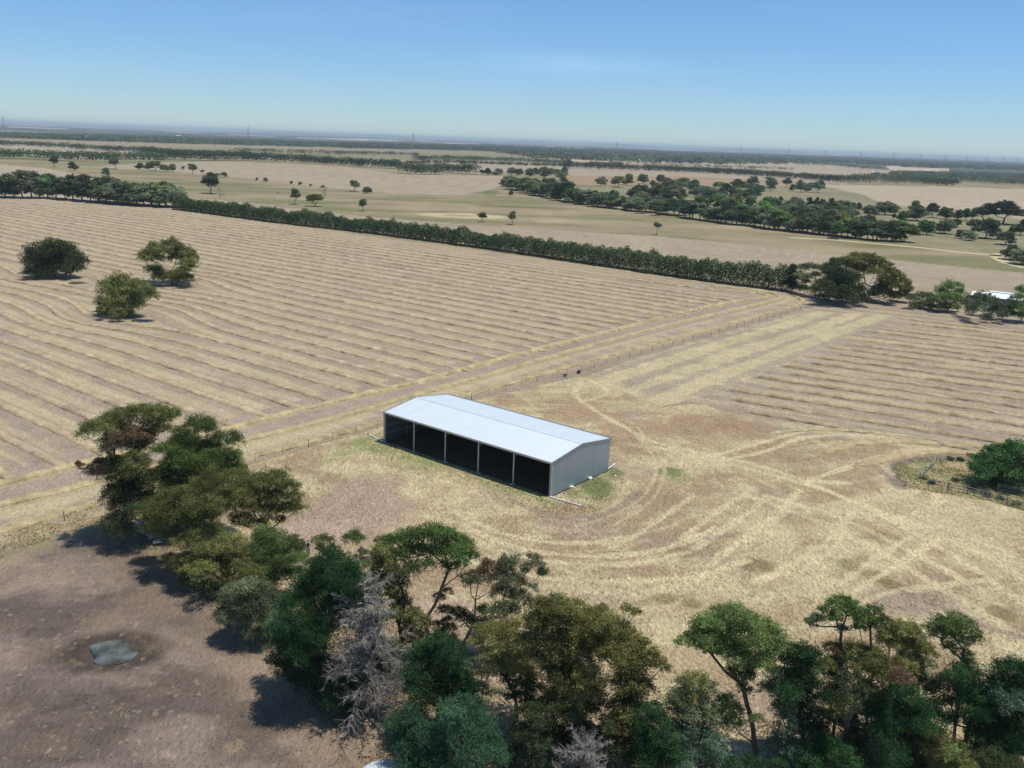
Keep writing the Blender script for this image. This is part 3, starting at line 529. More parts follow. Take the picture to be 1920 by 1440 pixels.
ORD = ['first', 'second', 'third', 'fourth', 'fifth', 'sixth', 'seventh', 'eighth', 'ninth', 'tenth', 'eleventh', 'twelfth', 'thirteenth', 'fourteenth', 'fifteenth', 'sixteenth', 'seventeenth', 'eighteenth', 'nineteenth', 'twentieth', 'twenty-first', 'twenty-second', 'twenty-third', 'twenty-fourth', 'twenty-fifth', 'twenty-sixth', 'twenty-seventh', 'twenty-eighth', 'twenty-ninth', 'thirtieth', 'thirty-first', 'thirty-second', 'thirty-third', 'thirty-fourth', 'thirty-fifth', 'thirty-sixth']
ROWPOLY = poly([(-900, 378), (0, 378), (330, 400), (1180, 530), (1330, 550), (1400, 567), (1300, 590), (1180, 620), (900, 695), (450, 806), (0, 915), (-900, 1130)])
TREES3 = [(*at(105, 517), 11.5), (*at(238, 592), 8.8), (*at(320, 531), 8.5)]
def row_pts(n):
    us = np.arange(-700, -60, 1.5); x = us*UX+n*NX; y = us*UY+n*NY
    sh = row_shift(us, n*np.ones_like(us)); x = x+NX*sh; y = y+NY*sh
    ins = inpoly(x, y, ROWPOLY)
    for cx, cy, r in TREES3: ins &= np.hypot(x-cx, y-cy) > r
    segs = []; cur = []
    for i in range(len(us)):
        if ins[i]: cur.append((x[i], y[i]))
        elif cur:
            if len(cur) > 6: segs.append(cur)
            cur = []
    if len(cur) > 6: segs.append(cur)
    return segs
cnt = 0
for kx in range(36):
    n = ROWS_N0+ROWS_D*(kx-1)
    for si, sg in enumerate(row_pts(n)):
        a = np.array(sg)
        if a[:, 1].max() < 75: continue
        dist = np.hypot(*a.mean(0))
        add_row(a, 1.62, .36, GOLD*np.array((1, .98, 1.08)) if kx % 2 else GOLD*np.array((1.04, 1.03, 1.1)), kx*13.1+si*3, 'golden straw windrow, %s up from the left paddock corner%s' % (ORD[cnt], ', beyond its trees' if si == 0 and len(row_pts(n)) > 1 else (', right of its trees' if si else '')), WG)
    cnt += 1 if row_pts(n) else 0
HG = 'straw windrows along the fence'
add_row(HEAD1, 1.7, .42, PALE*np.array((.93, .89, .84)), 501, 'long pale straw windrow beside the fence, farthest of the three from it', HG)
add_row(HEAD2, 1.6, .34, PALE*np.array((.92, .88, .83)), 502, 'long pale straw windrow, middle of the three running beside the fence', HG)
add_row(HEAD3, 1.5, .32, PALE*np.array((.9, .85, .8)), 503, 'long straw windrow closest to the post and wire fence', HG)
# right paddock
RB = poly([(1318, 744), (1380, 724), (1420, 700), (1500, 668), (1560, 640), (1620, 614), (1700, 597), (1920, 620), (2500, 700), (2500, 1040), (1920, 866), (1760, 836), (1640, 812), (1500, 812)])
RGp = 'straw windrows in the right paddock'; rc = 0
for kx in range(-1, 19):
    n = 154.2+6.35*kx; us = np.arange(-70, 190, 1.0); x = us*RUX+n*RNX; y = us*RUY+n*RNY; ins = inpoly(x, y, RB); jj = np.nonzero(ins)[0]
    if len(jj) < 12: continue
    j0 = jj[0]+(0 if kx % 2 else 4); a = np.stack([x[j0:jj[-1]], y[j0:jj[-1]]], -1)
    if kx == -1: a = a[:38]
    if kx == 0: a = a[:55]
    rc += 1
    add_row(a, 1.7, .46 if kx < 7 else .36, GOLD*np.array((.92, .9, .95)), 900+kx*7.7, 'brownish straw windrow in the right paddock, %s row up from the shed side' % ORD[rc-1], RGp, .36)
PG = 'curved windrows round the fenced pond'
add_row(smooth_line(poly([(1500, 862), (1580, 838), (1660, 829), (1760, 833), (1860, 842), (1960, 858)])), 1.8, .4, GOLD*.95, 701, 'curved straw windrow above the fenced pond, outer of two', PG)
add_row(smooth_line(poly([(1600, 876), (1660, 862), (1720, 851), (1800, 849), (1880, 853)])), 1.8, .42, GOLD, 702, 'curved straw windrow hugging the pond enclosure, inner of two', PG)
add_row(smooth_line(poly([(1440, 812), (1540, 806), (1640, 812), (1760, 826)])), 1.2, .22, PALE*.9, 703, 'thin pale windrow at the lower edge of the right paddock', PG)

# ------------------------------------------------------------------ open-fronted steel shed
LS, WS, HE, HR = 29.9, 13.2, 4.5, 5.41
SHED = (-18.15, 123.55); SA = math.radians(-38.45)
sh = empty('open_front_shed', (*SHED, 0), SA); tag(sh, 'long galvanised steel hay shed with five open bays', 'shed')
def shed_part(name, mb, mat, smooth=False, parent=None): return mb.build(name, mat, parent or sh, smooth)
def slab(P, t=.03):
    """thin sheet with thickness from 4 corners"""
    a, b, c, d = [Vector(p) for p in P]; nrm = (b-a).cross(d-a).normalized()*t
    V = [a, b, c, d, a-nrm, b-nrm, c-nrm, d-nrm]
    m = MB(); m.add(V, [(0, 1, 2, 3), (7, 6, 5, 4), (0, 4, 5, 1), (1, 5, 6, 2), (2, 6, 7, 3), (3, 7, 4, 0)]); return m
ov = .12
r1 = slab([(-ov, -.10, HE), (LS+ov, -.10, HE), (LS+ov, WS/2, HR), (-ov, WS/2, HR)]); shed_part('roof_sheet', r1, M_zinc_roof)['label'] = 'bright front roof slope'
r2 = slab([(-ov, WS/2, HR), (LS+ov, WS/2, HR), (LS+ov, WS+.10, HE), (-ov, WS+.10, HE)]); shed_part('roof_sheet', r2, M_zinc_roof)['label'] = 'duller rear roof slope'
m = MB()
for s in (-1, 1): m.add([(-ov-.02, WS/2, HR+.045), (LS+ov+.02, WS/2, HR+.045), (LS+ov+.02, WS/2+s*.22, HR+.012), (-ov-.02, WS/2+s*.22, HR+.012)], [(0, 1, 2, 3) if s < 0 else (3, 2, 1, 0)])
shed_part('ridge_cap', m, M_zinc_roof)
for x in (0, LS):   # gable walls, with thickness
    t = .04; xo = x+(.02 if x else -.02); m = MB(); P = [(0, .03), (WS, .03), (WS, HE-.04), (WS/2, HR-.05), (0, HE-.04)]
    V = [(xo-t/2, y, z) for y, z in P]+[(xo+t/2, y, z) for y, z in P]
    m.add(V, [(0, 1, 2, 3, 4), (9, 8, 7, 6, 5)]+[(i, 5+i, 5+(i+1) % 5, (i+1) % 5) for i in range(5)])
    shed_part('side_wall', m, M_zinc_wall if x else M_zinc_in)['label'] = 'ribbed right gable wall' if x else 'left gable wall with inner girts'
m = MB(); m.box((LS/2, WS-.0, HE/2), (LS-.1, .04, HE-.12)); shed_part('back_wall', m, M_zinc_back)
for x in (0, LS):   # barge flashings
    s = 1 if x else -1; m = MB()
    for y0, z0, y1, z1 in ((-.12, HE, WS/2, HR), (WS+.12, HE, WS/2, HR)):
        xx = x+s*(ov+.03); m.add([(xx, y0, z0+.05), (xx, y1, z1+.05), (xx, y1, z1-.17), (xx, y0, z0-.17), (xx-s*.16, y0, z0+.05), (xx-s*.16, y1, z1+.05)], [(0, 1, 2, 3), (3, 2, 1, 0), (0, 4, 5, 1), (1, 5, 4, 0)])
    shed_part('barge_flashing', m, M_flash)
m = MB()   # gutter
for y in (-.17, WS+.17):
    m.box((LS/2, y, HE-.02), (LS+.3, .17, .02)); m.box((LS/2, y+(-.085 if y < 0 else .085), HE+.03), (LS+.3, .012, .14)); m.box((LS/2, y+(.085 if y < 0 else -.085), HE+.02), (LS+.3, .012, .09))
    for xx in (-.15, LS+.15): m.box((xx, y, HE+.02), (.012, .17, .12))
shed_part('gutter', m, M_flash)
for i in range(6):
    x = i*LS/5; x = .12 if i == 0 else (LS-.12 if i == 5 else x)
    m = MB(); m.box((x, .10, HE/2), (.19, .012, HE-.1)); m.box((x, .00, HE/2), (.19, .014, HE-.1)); m.box((x, .05, HE/2), (.012, .09, HE-.1)); m.box((x, .05, .012+.03), (.34, .30, .02))
    po = shed_part('post', m, M_steel); mf = MB(); mf.lathe([(0, .03), (.30, .03), (.34, .0), (.34, -.2)], (x, .05, 0), 12); shed_part('footing', mf, M_conc, parent=po)
    m = MB(); m.box((x, WS-.12, HE/2), (.14, .16, HE-.15)); shed_part('rear_post', m, M_steel)
    m = MB()   # rafter pair
    for a, b in (((x, .05, HE-.16), (x, WS/2, HR-.2)), ((x, WS/2, HR-.2), (x, WS-.05, HE-.16))): m.bar(a, b, .12, n=4)
    m.bar((x, 1.5, HE-.10), (x, .1, HE-.9), .05, n=4)
    shed_part('rafter', m, M_steel)
m = MB()
for y in np.linspace(.9, WS/2-.3, 6):
    for yy in (y, WS-y): m.box((LS/2, yy, HE+(HR-HE)*(min(yy, WS-yy)/(WS/2))-.12), (LS, .06, .16))
shed_part('purlins', m, M_steel)
m = MB(); m.box((LS/2, .06, HE-.16), (LS-.3, .07, .2))
shed_part('eave_purlin', m, M_steel)
for x in (.07, LS-.07):
    m = MB()
    for z in (1.2, 2.35, 3.5): m.box((x, WS/2, z), (.07, WS-.3, .16))
    for y in (WS*.33, WS*.67): m.box((x+(.09 if x < 1 else -.09), y, 2.4), (.10, .14, 4.8))
    shed_part('wall_girts', m, M_steel)
m = MB()
for z in (1.2, 2.35, 3.5): m.box((LS/2, WS-.07, z), (LS-.3, .07, .16))
shed_part('wall_girts', m, M_steel)
for x, s in ((LS+.10, 1), (-.10, -1)):
    m = MB(); m.bar((x, -.12, HE-.02), (x, -.02, HE-.35), .05); m.bar((x, -.02, HE-.35), (x, -.02, .12), .05); m.bar((x, -.02, .12), (x+s*.06, -.2, .07), .05)
    shed_part('downpipe', m, M_white)
m = MB(); m.bar((LS-.15, WS+.1, HE-.05), (LS-.15, WS+.1, .1), .05); shed_part('downpipe', m, M_white)
def Sx(x, y, z=0): a = math.cos(SA); b = math.sin(SA); return (SHED[0]+x*a-y*b, SHED[1]+x*b+y*a, z)
def pipe(a, b, label, cap=False):
    a = Vector(a); b = Vector(b); m = MB(); m.bar(a+Vector((0, 0, .06)), b+Vector((0, 0, .06)), .085, n=8); o = m.build('drain_pipe', M_white); tag(o, label, 'pipe', 'white drain pipes round the shed')
    mc = MB(); d = (b-a).normalized(); mc.bar(b-d*.05+Vector((0, 0, .06)), b+d*.16+Vector((0, 0, .06)), .11, n=8)
    if cap: mc.bar(b+d*.1-Vector((0, 0, .12)), b+d*.1+Vector((0, 0, .28)), .09, n=8)
    mc.build('pipe_end', M_darkbark if cap else M_white, o)
e1 = at(1087, 949); pipe(Sx(LS+.16, -.2, .07), (*e1, .07), 'white plastic drain pipe lying out from the right front corner post')
e2 = at(691, 816); pipe(Sx(-.16, -.2, .07), (*e2, .07), 'white drain pipe with dark upright end beyond the left front corner post', True)
e3 = at(1152, 872); pipe((*at(1140, 880.5), .07), (*e3, .07), 'short white drain pipe at the rear right corner of the shed')
def rock(px, py, r, label, seed):
    R = np.random.default_rng(seed); import bmesh
    bm = bmesh.new(); bmesh.ops.create_icosphere(bm, subdivisions=3, radius=r)
    for v in bm.verts:
        k = 1+.35*(fbm(np.array([v.co.x/r*1.4+seed]), np.array([v.co.y/r*1.4+v.co.z/r]), 3, seed)[0]-.5)*2; v.co = Vector((v.co.x*k*1.3, v.co.y*k, v.co.z*k*.62))
    me = bpy.data.meshes.new('rock'); bm.to_mesh(me); bm.free(); me.materials.append(M_rock); x, y = at(px, py); o = link('rock', me, None, (x, y, r*.3), seed)
    tag(o, label, 'rock', 'pale rocks beside the shed'); return o
M_rock = simple('pale_limestone', (.66, .62, .50), .9, nscale=5, namp=.15, bump=.4)
rock(1072, 914, .30, 'cream rock against the right wall, nearer the front corner', 3); rock(1107, 898, .33, 'cream rock against the right wall, nearer the rear corner', 5)
rock(1154, 893, .17, 'small cream rock in the grass away from the right wall', 8); rock(958, 909, .15, 'small pale rock beside the fourth open bay post', 9)

# ------------------------------------------------------------------ fences
fe = empty('wire_fence', (*FENCE[0], 0)); tag(fe, 'long post and wire fence between the stubble paddock and the shed yard', 'fence')
FP = resample(np.array(FENCE), 4.3); R = random.Random(5)
pm = MB(); pm.bar((0, 0, -.2), (0, 0, 1.1), .05, .045, 7); pmesh = pm.mesh('post', M_wood)
pm = MB(); pm.box((0, 0, .55), (.035, .05, 1.3)); smesh = pm.mesh('post', M_wire)
tops = []
for i, (x, y) in enumerate(FP):
    if len(tops) > 98: break
    o = link('post', pmesh if (i % 4 == 0 or x > 20) else smesh, fe, (x-FENCE[0][0], y-FENCE[0][1], 0), i*1.3); o.rotation_euler[0] = R.uniform(-.06, .06); o.rotation_euler[1] = R.uniform(-.06, .06); tops.append((x-FENCE[0][0], y-FENCE[0][1]))
m = MB()
for z in (.25, .5, .75, 1.0):
    for a, b in zip(tops[:-1], tops[1:]): m.bar((*a, z), (*b, z), .006, n=3)
m.build('wire', M_wire, fe)
def rail_fence(P, label, name='rail_fence'):
    P = resample(np.array(poly(P)), 2.4); o = empty(name, (*P[0], 0)); tag(o, label, 'fence', 'old rail fences of the pond enclosure')
    for i, (x, y) in enumerate(P):
        m = MB(); m.bar((0, 0, -.2), (.03*math.sin(i*3), .03, 1.1), .09, .07, 6); m.build('post', M_dead, o, loc=(x-P[0][0], y-P[0][1], 0))
    m = MB()
    for z in (.4, .75, 1.0):
        for i, (a, b) in enumerate(zip(P[:-1], P[1:])): m.bar((*(a-P[0]), z+.05*math.sin(i*2.3+z)), (*(b-P[0]), z+.05*math.sin(i*1.7)), .05, .04, 5)
    m.build('rail', M_dead, o)
rail_fence([(1724, 900), (1755, 868)], 'short grey rail fence crossing the green end of the pond enclosure')
rail_fence([(1740, 912), (1790, 920), (1850, 936), (1925, 958)], 'grey rail fence along the lower side of the pond enclosure')
rail_fence([(1870, 922), (1925, 932)], 'short grey rail fence under the big green bush')
# ------------------------------------------------------------------ water tank at the bottom edge
tx, ty = at(721, 1449, 2.4)
tk = empty('water_tank', (tx, ty, 0)); tag(tk, 'pale round water tank with domed lid at the bottom edge', 'water tank')
m = MB(); m.lathe([(1.75, 0), (1.75, .6), (1.78, .62), (1.78, .68), (1.75, .7), (1.75, 1.3), (1.78, 1.32), (1.78, 1.38), (1.75, 1.4), (1.75, 2.05)], n=40); M_tank = simple('tank_poly', (.62, .66, .66), .5, nscale=2, namp=.06)
m.build('tank_wall', M_tank, tk, True)
m = MB(); m.lathe([(1.82, 2.0), (1.82, 2.06), (1.5, 2.22), (1.0, 2.38), (.42, 2.48), (.4, 2.54), (.0, 2.56)], n=40)
for i in range(8):
    t = i*math.pi/4; m.bar((.45*math.cos(t), .45*math.sin(t), 2.49), (1.75*math.cos(t), 1.75*math.sin(t), 2.11), .03, n=4)
m.build('tank_lid', M_tank, tk, True)
# ------------------------------------------------------------------ far shed on the right
x, y = at(1872, 572); fs = empty('farm_shed', (x, y, 0), math.radians(-33)); tag(fs, 'low farm shed with bright steel roof behind the right hedge', 'shed')
Lf, Wf = 15, 8
m = slab([(-Lf/2, -Wf/2, 2.6), (Lf/2, -Wf/2, 2.6), (Lf/2, 0, 3.5), (-Lf/2, 0, 3.5)]); 
m2 = slab([(-Lf/2, 0, 3.5), (Lf/2, 0, 3.5), (Lf/2, Wf/2, 2.6), (-Lf/2, Wf/2, 2.6)]); m.add(m2.v, m2.f); m.build('roof', M_zinc_roof, fs)
m = MB(); m.box((0, 0, 1.28), (Lf-.4, Wf-.4, 2.56)); m.build('wall', simple('blue_grey_wall', (.16, .19, .24), .6), fs)
m = MB(); m.box((1.5, 1.5, 3.4), (8, 2.4, .5)); m.add(slab([(-3, .1, 3.75), (6, .1, 3.75), (6, 2.9, 3.75), (-3, 2.9, 3.75)]).v, slab([(0, 0, 0), (1, 0, 0), (1, 1, 0), (0, 1, 0)]).f); m.build('roof_monitor', M_zinc_roof, fs)
for xx in (-2.5, 3.2):
    m = MB(); m.box((xx, -2.2, 3.25), (.7, .7, .8)); m.build('chimney', simple('rusty_brick', (.28, .12, .08), .9), fs)
for k in range(3):
    m = MB(); m.box((-5+4.6*k, -Wf/2+.17, 1.3), (1.3, .06, 1.0)); m.build('window', simple('dark_glass', (.03, .04, .05), .15), fs)
# ------------------------------------------------------------------ trees
def quads(P, size, rg, asp=.5, up=.35, nrm=None):
    """leaf rhombs at points P"""
    n = len(P); a = rg.normal(size=(n, 3)); a /= np.linalg.norm(a, axis=1)[:, None]
    nn = rg.normal(size=(n, 3)); nn[:, 2] += up*2
    if nrm is not None: nn += nrm*1.2
    nn /= np.linalg.norm(nn, axis=1)[:, None]
    u = np.cross(a, nn); u /= np.linalg.norm(u, axis=1)[:, None]+1e-9; v = np.cross(nn, u)
    s = size*(.65+.7*rg.random(n))[:, None]; u = u*s*.5; v = v*s*.5*asp
    V = np.stack([P-u, P-v*1.0+u*.1, P+u, P+v*1.0+u*.1], 1).reshape(-1, 3)
    return V, np.arange(4*n).reshape(-1, 4)
def crown_points(clumps, leaf, rg, kind='euc', dens=1.0):
    """clumps: (x,y,z,r). returns positions, normals, clump index, twig anchor points"""
    PP = []; NN = []; CI = []; AN = []; SB = []
    for ci, (x, y, z, r) in enumerate(clumps):
        if kind == 'pine': ns = int(26+12*r); sr = .29*r; flat = .85
        elif kind == 'bush': ns = int(18+3*r); sr = .40*r; flat = .85
        else: ns = int(24+10*r); sr = .30*r; flat = .72
        sr = max(sr, leaf*1.2)
        d = rg.normal(size=(ns, 3)); d /= np.linalg.norm(d, axis=1)[:, None]
        d[:, 2] = np.where(d[:, 2] < -.35, -d[:, 2]*.6, d[:, 2]); rad = (.45+.55*rg.random(ns))[:, None]
        sc_ = np.array((x, y, z))+d*rad*r*np.array((1, 1, flat)); sizes = sr*(.65+.7*rg.random(ns))
        AN.append(sc_)
        for q in range(ns):
            k = int(dens*9.5*(sizes[q]/leaf)**2)+6
            e = rg.normal(size=(k, 3)); e /= np.linalg.norm(e, axis=1)[:, None]
            rr = (rg.random(k)**(.42))[:, None]; ef = .72 if kind == 'euc' else .85
            e[:, 2] = np.where((e[:, 2] < -.2) & (rg.random(k) < .45), -e[:, 2], e[:, 2])
            P = sc_[q]+e*rr*sizes[q]*np.array((1.12, 1.12, ef)); 
            if kind == 'euc':      # loose drooping outer sprays
                dr = rg.random(k) < .20; dd = (d[q]+.5*rg.normal(size=3))*np.array((1, 1, .3)); P[dr] += (rg.random((dr.sum(), 1))**1.5)*sizes[q]*(dd*1.5+np.array((0, 0, -.9)))+.12*sizes[q]*rg.normal(size=(dr.sum(), 3))
            elif kind == 'pine':
                dr = rg.random(k) < .22; dd = d[q]+.35*rg.normal(size=3); P[dr] += (rg.random((dr.sum(), 1)))*sizes[q]*(dd*1.3+np.array((0, 0, .35)))
            PP.append(P); NN.append(e); CI.append(np.full(k, ci)); SB.append(np.full(k, max(.5, 1+.22*rg.normal())))
    return np.concatenate(PP), np.concatenate(NN), np.concatenate(CI), AN, np.concatenate(SB)
def tube_mesh(edges, sides=6):
    V = []; Fq = []; b = 0
    for a, c, r1, r2 in edges:
        a = np.array(a, float); c = np.array(c, float); d = c-a; l = np.linalg.norm(d)
        if l < 1e-4: continue
        d /= l; t = np.array((0, 0, 1.)) if abs(d[2]) < .9 else np.array((1., 0, 0)); u = np.cross(d, t); u /= np.linalg.norm(u); w = np.cross(d, u)
        an = np.arange(sides)*2*math.pi/sides; ring = np.cos(an)[:, None]*u+np.sin(an)[:, None]*w
        V.append(a-d*r1*.3+ring*r1); V.append(c+d*r2*.3+ring*r2); i = np.arange(sides); j = (i+1) % sides
        Fq.append(np.stack([b+i, b+j, b+sides+j, b+sides+i], -1)); b += 2*sides
    return np.concatenate(V), np.concatenate(Fq)
def skeleton(base, clumps, rg, r0, lean=(0, 0), fork=.36, sideb=0):
    """trunk that divides into limbs reaching every clump"""
    B = np.array((*base, -.15)); cs = np.array(clumps)[:, :3]; cen = cs.mean(0); top = cs[:, 2].max()
    zf = max(.5, fork*top); T = np.array((B[0]+(cen[0]-B[0])*.35+lean[0], B[1]+(cen[1]-B[1])*.35+lean[1], zf))
    nodes = [B]; par = [-1]; PL = [0.0]
    for t in (.33, .66, 1.0):
        p = B+(T-B)*t; p[:2] += rg.normal(size=2)*.10*(t < 1); nodes.append(p); par.append(len(nodes)-2); PL.append(float(np.linalg.norm(p-B)))
    order = np.argsort(np.linalg.norm(cs-T, axis=1)); tips = {}
    for ci in order:
        c = cs[ci].copy(); c[2] -= clumps[ci][3]*.25
        N_ = np.array(nodes); d = np.linalg.norm(N_-c, axis=1)+np.maximum(0, N_[:, 2]-c[2]+.4)*2.0+.42*np.array(PL)
        d[:min(3, len(d))] += 2.0
        k = int(np.argmin(d)); a = N_[k]; L_ = np.linalg.norm(c-a); m = max(2, int(L_/1.3)); prev = k
        bend = rg.normal(size=3)*.07*L_; bend[2] = -abs(bend[2])-.06*L_
        for q in range(1, m+1):
            t = q/m; p = a+(c-a)*t+bend*math.sin(math.pi*t)+rg.normal(size=3)*.05*(q < m); nodes.append(p); PL.append(PL[prev]+L_/m); par.append(prev); prev = len(nodes)-1
        tips[ci] = prev
    n = len(nodes); w = np.zeros(n)
    for ci, k in tips.items(): w[k] += clumps[ci][3]**2
    for k in range(n-1, 0, -1): w[par[k]] += w[k]
    w = np.maximum(w, .02); rad = np.maximum(r0*(w/w[0])**.55, .018); rad[0] *= 1.25
    E = [(nodes[par[k]], nodes[k], rad[par[k]] if par[k] < 4 and k < 4 else min(rad[par[k]], rad[k]*1.5), rad[k]) for k in range(1, n)]
    return E, nodes, tips, rad
_LT = 1.38
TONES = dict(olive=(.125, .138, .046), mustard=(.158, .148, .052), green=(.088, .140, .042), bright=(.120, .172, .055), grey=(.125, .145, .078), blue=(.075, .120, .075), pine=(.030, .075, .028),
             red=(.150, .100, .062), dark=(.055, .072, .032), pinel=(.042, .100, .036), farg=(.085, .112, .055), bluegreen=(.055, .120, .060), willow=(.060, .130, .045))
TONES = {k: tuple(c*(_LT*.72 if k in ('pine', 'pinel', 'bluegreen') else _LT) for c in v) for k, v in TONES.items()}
NL = [0]
def make_tree(name, base_px, clumps_px, label, cat='tree', tone='olive', kind='euc', base_z=0, r0=None, group=None, seed=0, depth=.35, leaf=None, dens=1.0, bark=None, fork=.36, trunk=True, dshift=0, base_xy=None, rk=1.0):
    rg = np.random.default_rng(seed+100)
    bx, by = base_xy if base_xy is not None else at(*base_px); dist = math.hypot(bx, by, H*.8)
    xs = [c[0] for c in clumps_px]; half = (max(xs)-min(xs))/2/F*dist+.6; cl = []; cyavg = np.mean([c[1] for c in clumps_px])
    hs = max(1.0, (max(c[1] for c in clumps_px)-min(c[1] for c in clumps_px))/2)
    for i, c in enumerate(clumps_px):
        px, py, rp = c[:3]; r = rp/F*dist*1.36*rk
        dy = rg.normal()*depth*half*.75+depth*half*.5*(cyavg-py)/hs+dshift
        dy = float(np.clip(dy, -half, half)) if len(c) < 5 else c[4]
        p = at_depth(px, py, by+dy)
        if p[2] < r*.35: 
            q = at(px, py, r*.35); p = np.array((q[0], q[1], r*.35))
        cl.append((p[0], p[1], p[2], r))
    if kind in ('euc', 'pine') and 'umbrella' not in name and dist < 160 and len(cl) > 7 or rk > 1.1:
        for i in range(len(cl)):          # inner and lower heads behind the outer ones
            x_, y_, z_, r_ = cl[i]
            if rg.random() < .42 and z_-1.3*r_ > 1.2: cl.append((x_+rg.normal()*.35*r_, y_+rg.normal()*.5*r_+.4*r_, z_-(1.0+.6*rg.random())*r_, r_*.92)); clumps_px = clumps_px+[clumps_px[i]]
    leaf = leaf or max(.14, dist/901*1.35)
    P, Nn, CI, AN, SB = crown_points(cl, leaf, rg, kind, dens)
    ok = P[:, 2] > .05; P = P[ok]; Nn = Nn[ok]; CI = CI[ok]; SB = SB[ok]
    NL[0] += len(P); V, Fq = quads(P, leaf, rg, .42 if kind != 'pine' else .34, .35, Nn)
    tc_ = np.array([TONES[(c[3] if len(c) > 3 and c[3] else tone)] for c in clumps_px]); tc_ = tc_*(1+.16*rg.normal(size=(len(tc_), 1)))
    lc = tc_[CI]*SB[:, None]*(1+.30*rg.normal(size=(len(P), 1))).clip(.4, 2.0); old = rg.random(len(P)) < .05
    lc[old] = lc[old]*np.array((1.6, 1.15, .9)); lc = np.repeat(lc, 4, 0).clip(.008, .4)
    V = V-np.array((bx, by, 0)); t = empty(name, (bx, by, 0)); tag(t, label, cat, group)
    link('crown', new_mesh('crown', V, Fq, M_pine if kind == 'pine' else M_euc, lc), t)
    if trunk:
        cb = [(c[0]-bx, c[1]-by, c[2], c[3]) for c in cl]; r0 = (r0 or .045*half+.12)*.66
        E, nodes, tips, rad = skeleton((0, 0), cb, rg, r0, fork=fork)
        for ci, k in tips.items():
            an = AN[ci]; q = rg.permutation(len(an))[:7]
            for j in q: E.append((nodes[k], an[j]-np.array((bx, by, 0)), max(.012, rad[k]*.6), .012))
        tv, tf = tube_mesh(E, 7 if dist < 150 else 5)
        link('trunk', new_mesh('trunk', tv, tf, bark or (M_darkbark if kind == 'pine' else M_bark), None, True), t)
    return t
def dead_tree(name, base_px, top_px, spread, label, seed=0, n1=26, up=.5, cat='dead tree', r0=.16):
    rg = np.random.default_rng(seed); bx, by = at(*base_px); tp = at_depth(*top_px, by)-np.array((bx, by, 0)); E = []
    K = 8; tr = [np.array((0, 0, -.1))]
    for k in range(1, K+1): tr.append(tp*k/K+rg.normal(size=3)*.09*np.array((1, 1, 0)))
    for k in range(K): E.append((tr[k], tr[k+1], r0*(1-k/K*.85), r0*(1-(k+1)/K*.85)))
    for i in range(n1):
        t = .12+.86*rg.random(); a = tr[0]+(tp-tr[0])*t; az = rg.random()*2*math.pi; L_ = spread*(1.15-t*.8)*(.6+.5*rg.random()); d = np.array((math.cos(az), math.sin(az), up*(rg.random()-.15)+.15))
        p = a; nseg = 5
        for s in range(nseg):
            q = p+d/np.linalg.norm(d)*L_/nseg; d = d+rg.normal(size=3)*.16-np.array((0, 0, .05)); E.append((p, q, .045*(1-s/nseg)+.008, .045*(1-(s+1)/nseg)+.008))
            for b in range(4):
                dd = d+rg.normal(size=3)*.75; dd /= np.linalg.norm(dd); l2 = L_*.26*(1-s*.1)*(.5+rg.random()); r_ = q+dd*l2; E.append((q, r_, .020, .012))
                for c in range(4):
                    de = dd+rg.normal(size=3)*.7; de[2] -= .25; o_ = q+(r_-q)*rg.random(); E.append((o_, o_+de/np.linalg.norm(de)*l2*.6, .013, .009))
            p = q
    tv, tf = tube_mesh(E, 4); t = empty(name, (bx, by, 0)); tag(t, label, cat)
    nt_ = K*8
    link('trunk', new_mesh('trunk', tv[:nt_], tf[:K*4], M_dead), t); link('branches', new_mesh('branches', tv[nt_:], tf[K*4:]-nt_, M_dead), t); return t

# ---- foreground belt, traced tree by tree
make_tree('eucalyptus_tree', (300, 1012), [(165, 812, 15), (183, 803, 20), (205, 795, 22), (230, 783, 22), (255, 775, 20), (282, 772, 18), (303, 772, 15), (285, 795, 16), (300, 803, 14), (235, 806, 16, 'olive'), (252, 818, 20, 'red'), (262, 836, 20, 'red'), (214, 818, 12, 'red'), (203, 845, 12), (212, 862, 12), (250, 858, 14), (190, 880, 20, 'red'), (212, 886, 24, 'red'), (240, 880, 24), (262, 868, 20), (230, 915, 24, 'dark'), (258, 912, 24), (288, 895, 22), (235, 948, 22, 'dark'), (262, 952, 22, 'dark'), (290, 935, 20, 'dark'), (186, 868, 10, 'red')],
          'tall leaning eucalypt at the left end of the tree belt, reddish lower leaves', tone='olive', seed=1, r0=.42, depth=.3)
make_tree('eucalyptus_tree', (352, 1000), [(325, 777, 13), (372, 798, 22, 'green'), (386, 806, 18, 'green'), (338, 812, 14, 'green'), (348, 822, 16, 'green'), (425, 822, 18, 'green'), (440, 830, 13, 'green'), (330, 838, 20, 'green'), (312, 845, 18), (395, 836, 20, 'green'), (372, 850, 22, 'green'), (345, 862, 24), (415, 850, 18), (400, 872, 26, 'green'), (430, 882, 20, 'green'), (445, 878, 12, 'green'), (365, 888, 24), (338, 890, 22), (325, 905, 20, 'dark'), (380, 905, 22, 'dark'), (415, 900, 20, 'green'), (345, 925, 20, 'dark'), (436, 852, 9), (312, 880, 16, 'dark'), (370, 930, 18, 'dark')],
          'bushy green eucalypt with small round leaf heads behind the leaning one', tone='green', seed=2, r0=.36, depth=.32)
make_tree('eucalyptus_tree', (392, 1070), [(282, 958, 18), (300, 945, 20), (325, 935, 22), (350, 925, 22), (375, 918, 24), (402, 905, 24), (428, 900, 20), (350, 950, 24), (382, 945, 26), (415, 935, 24), (310, 965, 20), (335, 972, 20), (372, 972, 22), (400, 962, 22), (300, 985, 14)],
          'wide olive domed eucalypt below the two tall left trees', tone='olive', seed=3, r0=.3, depth=.35)
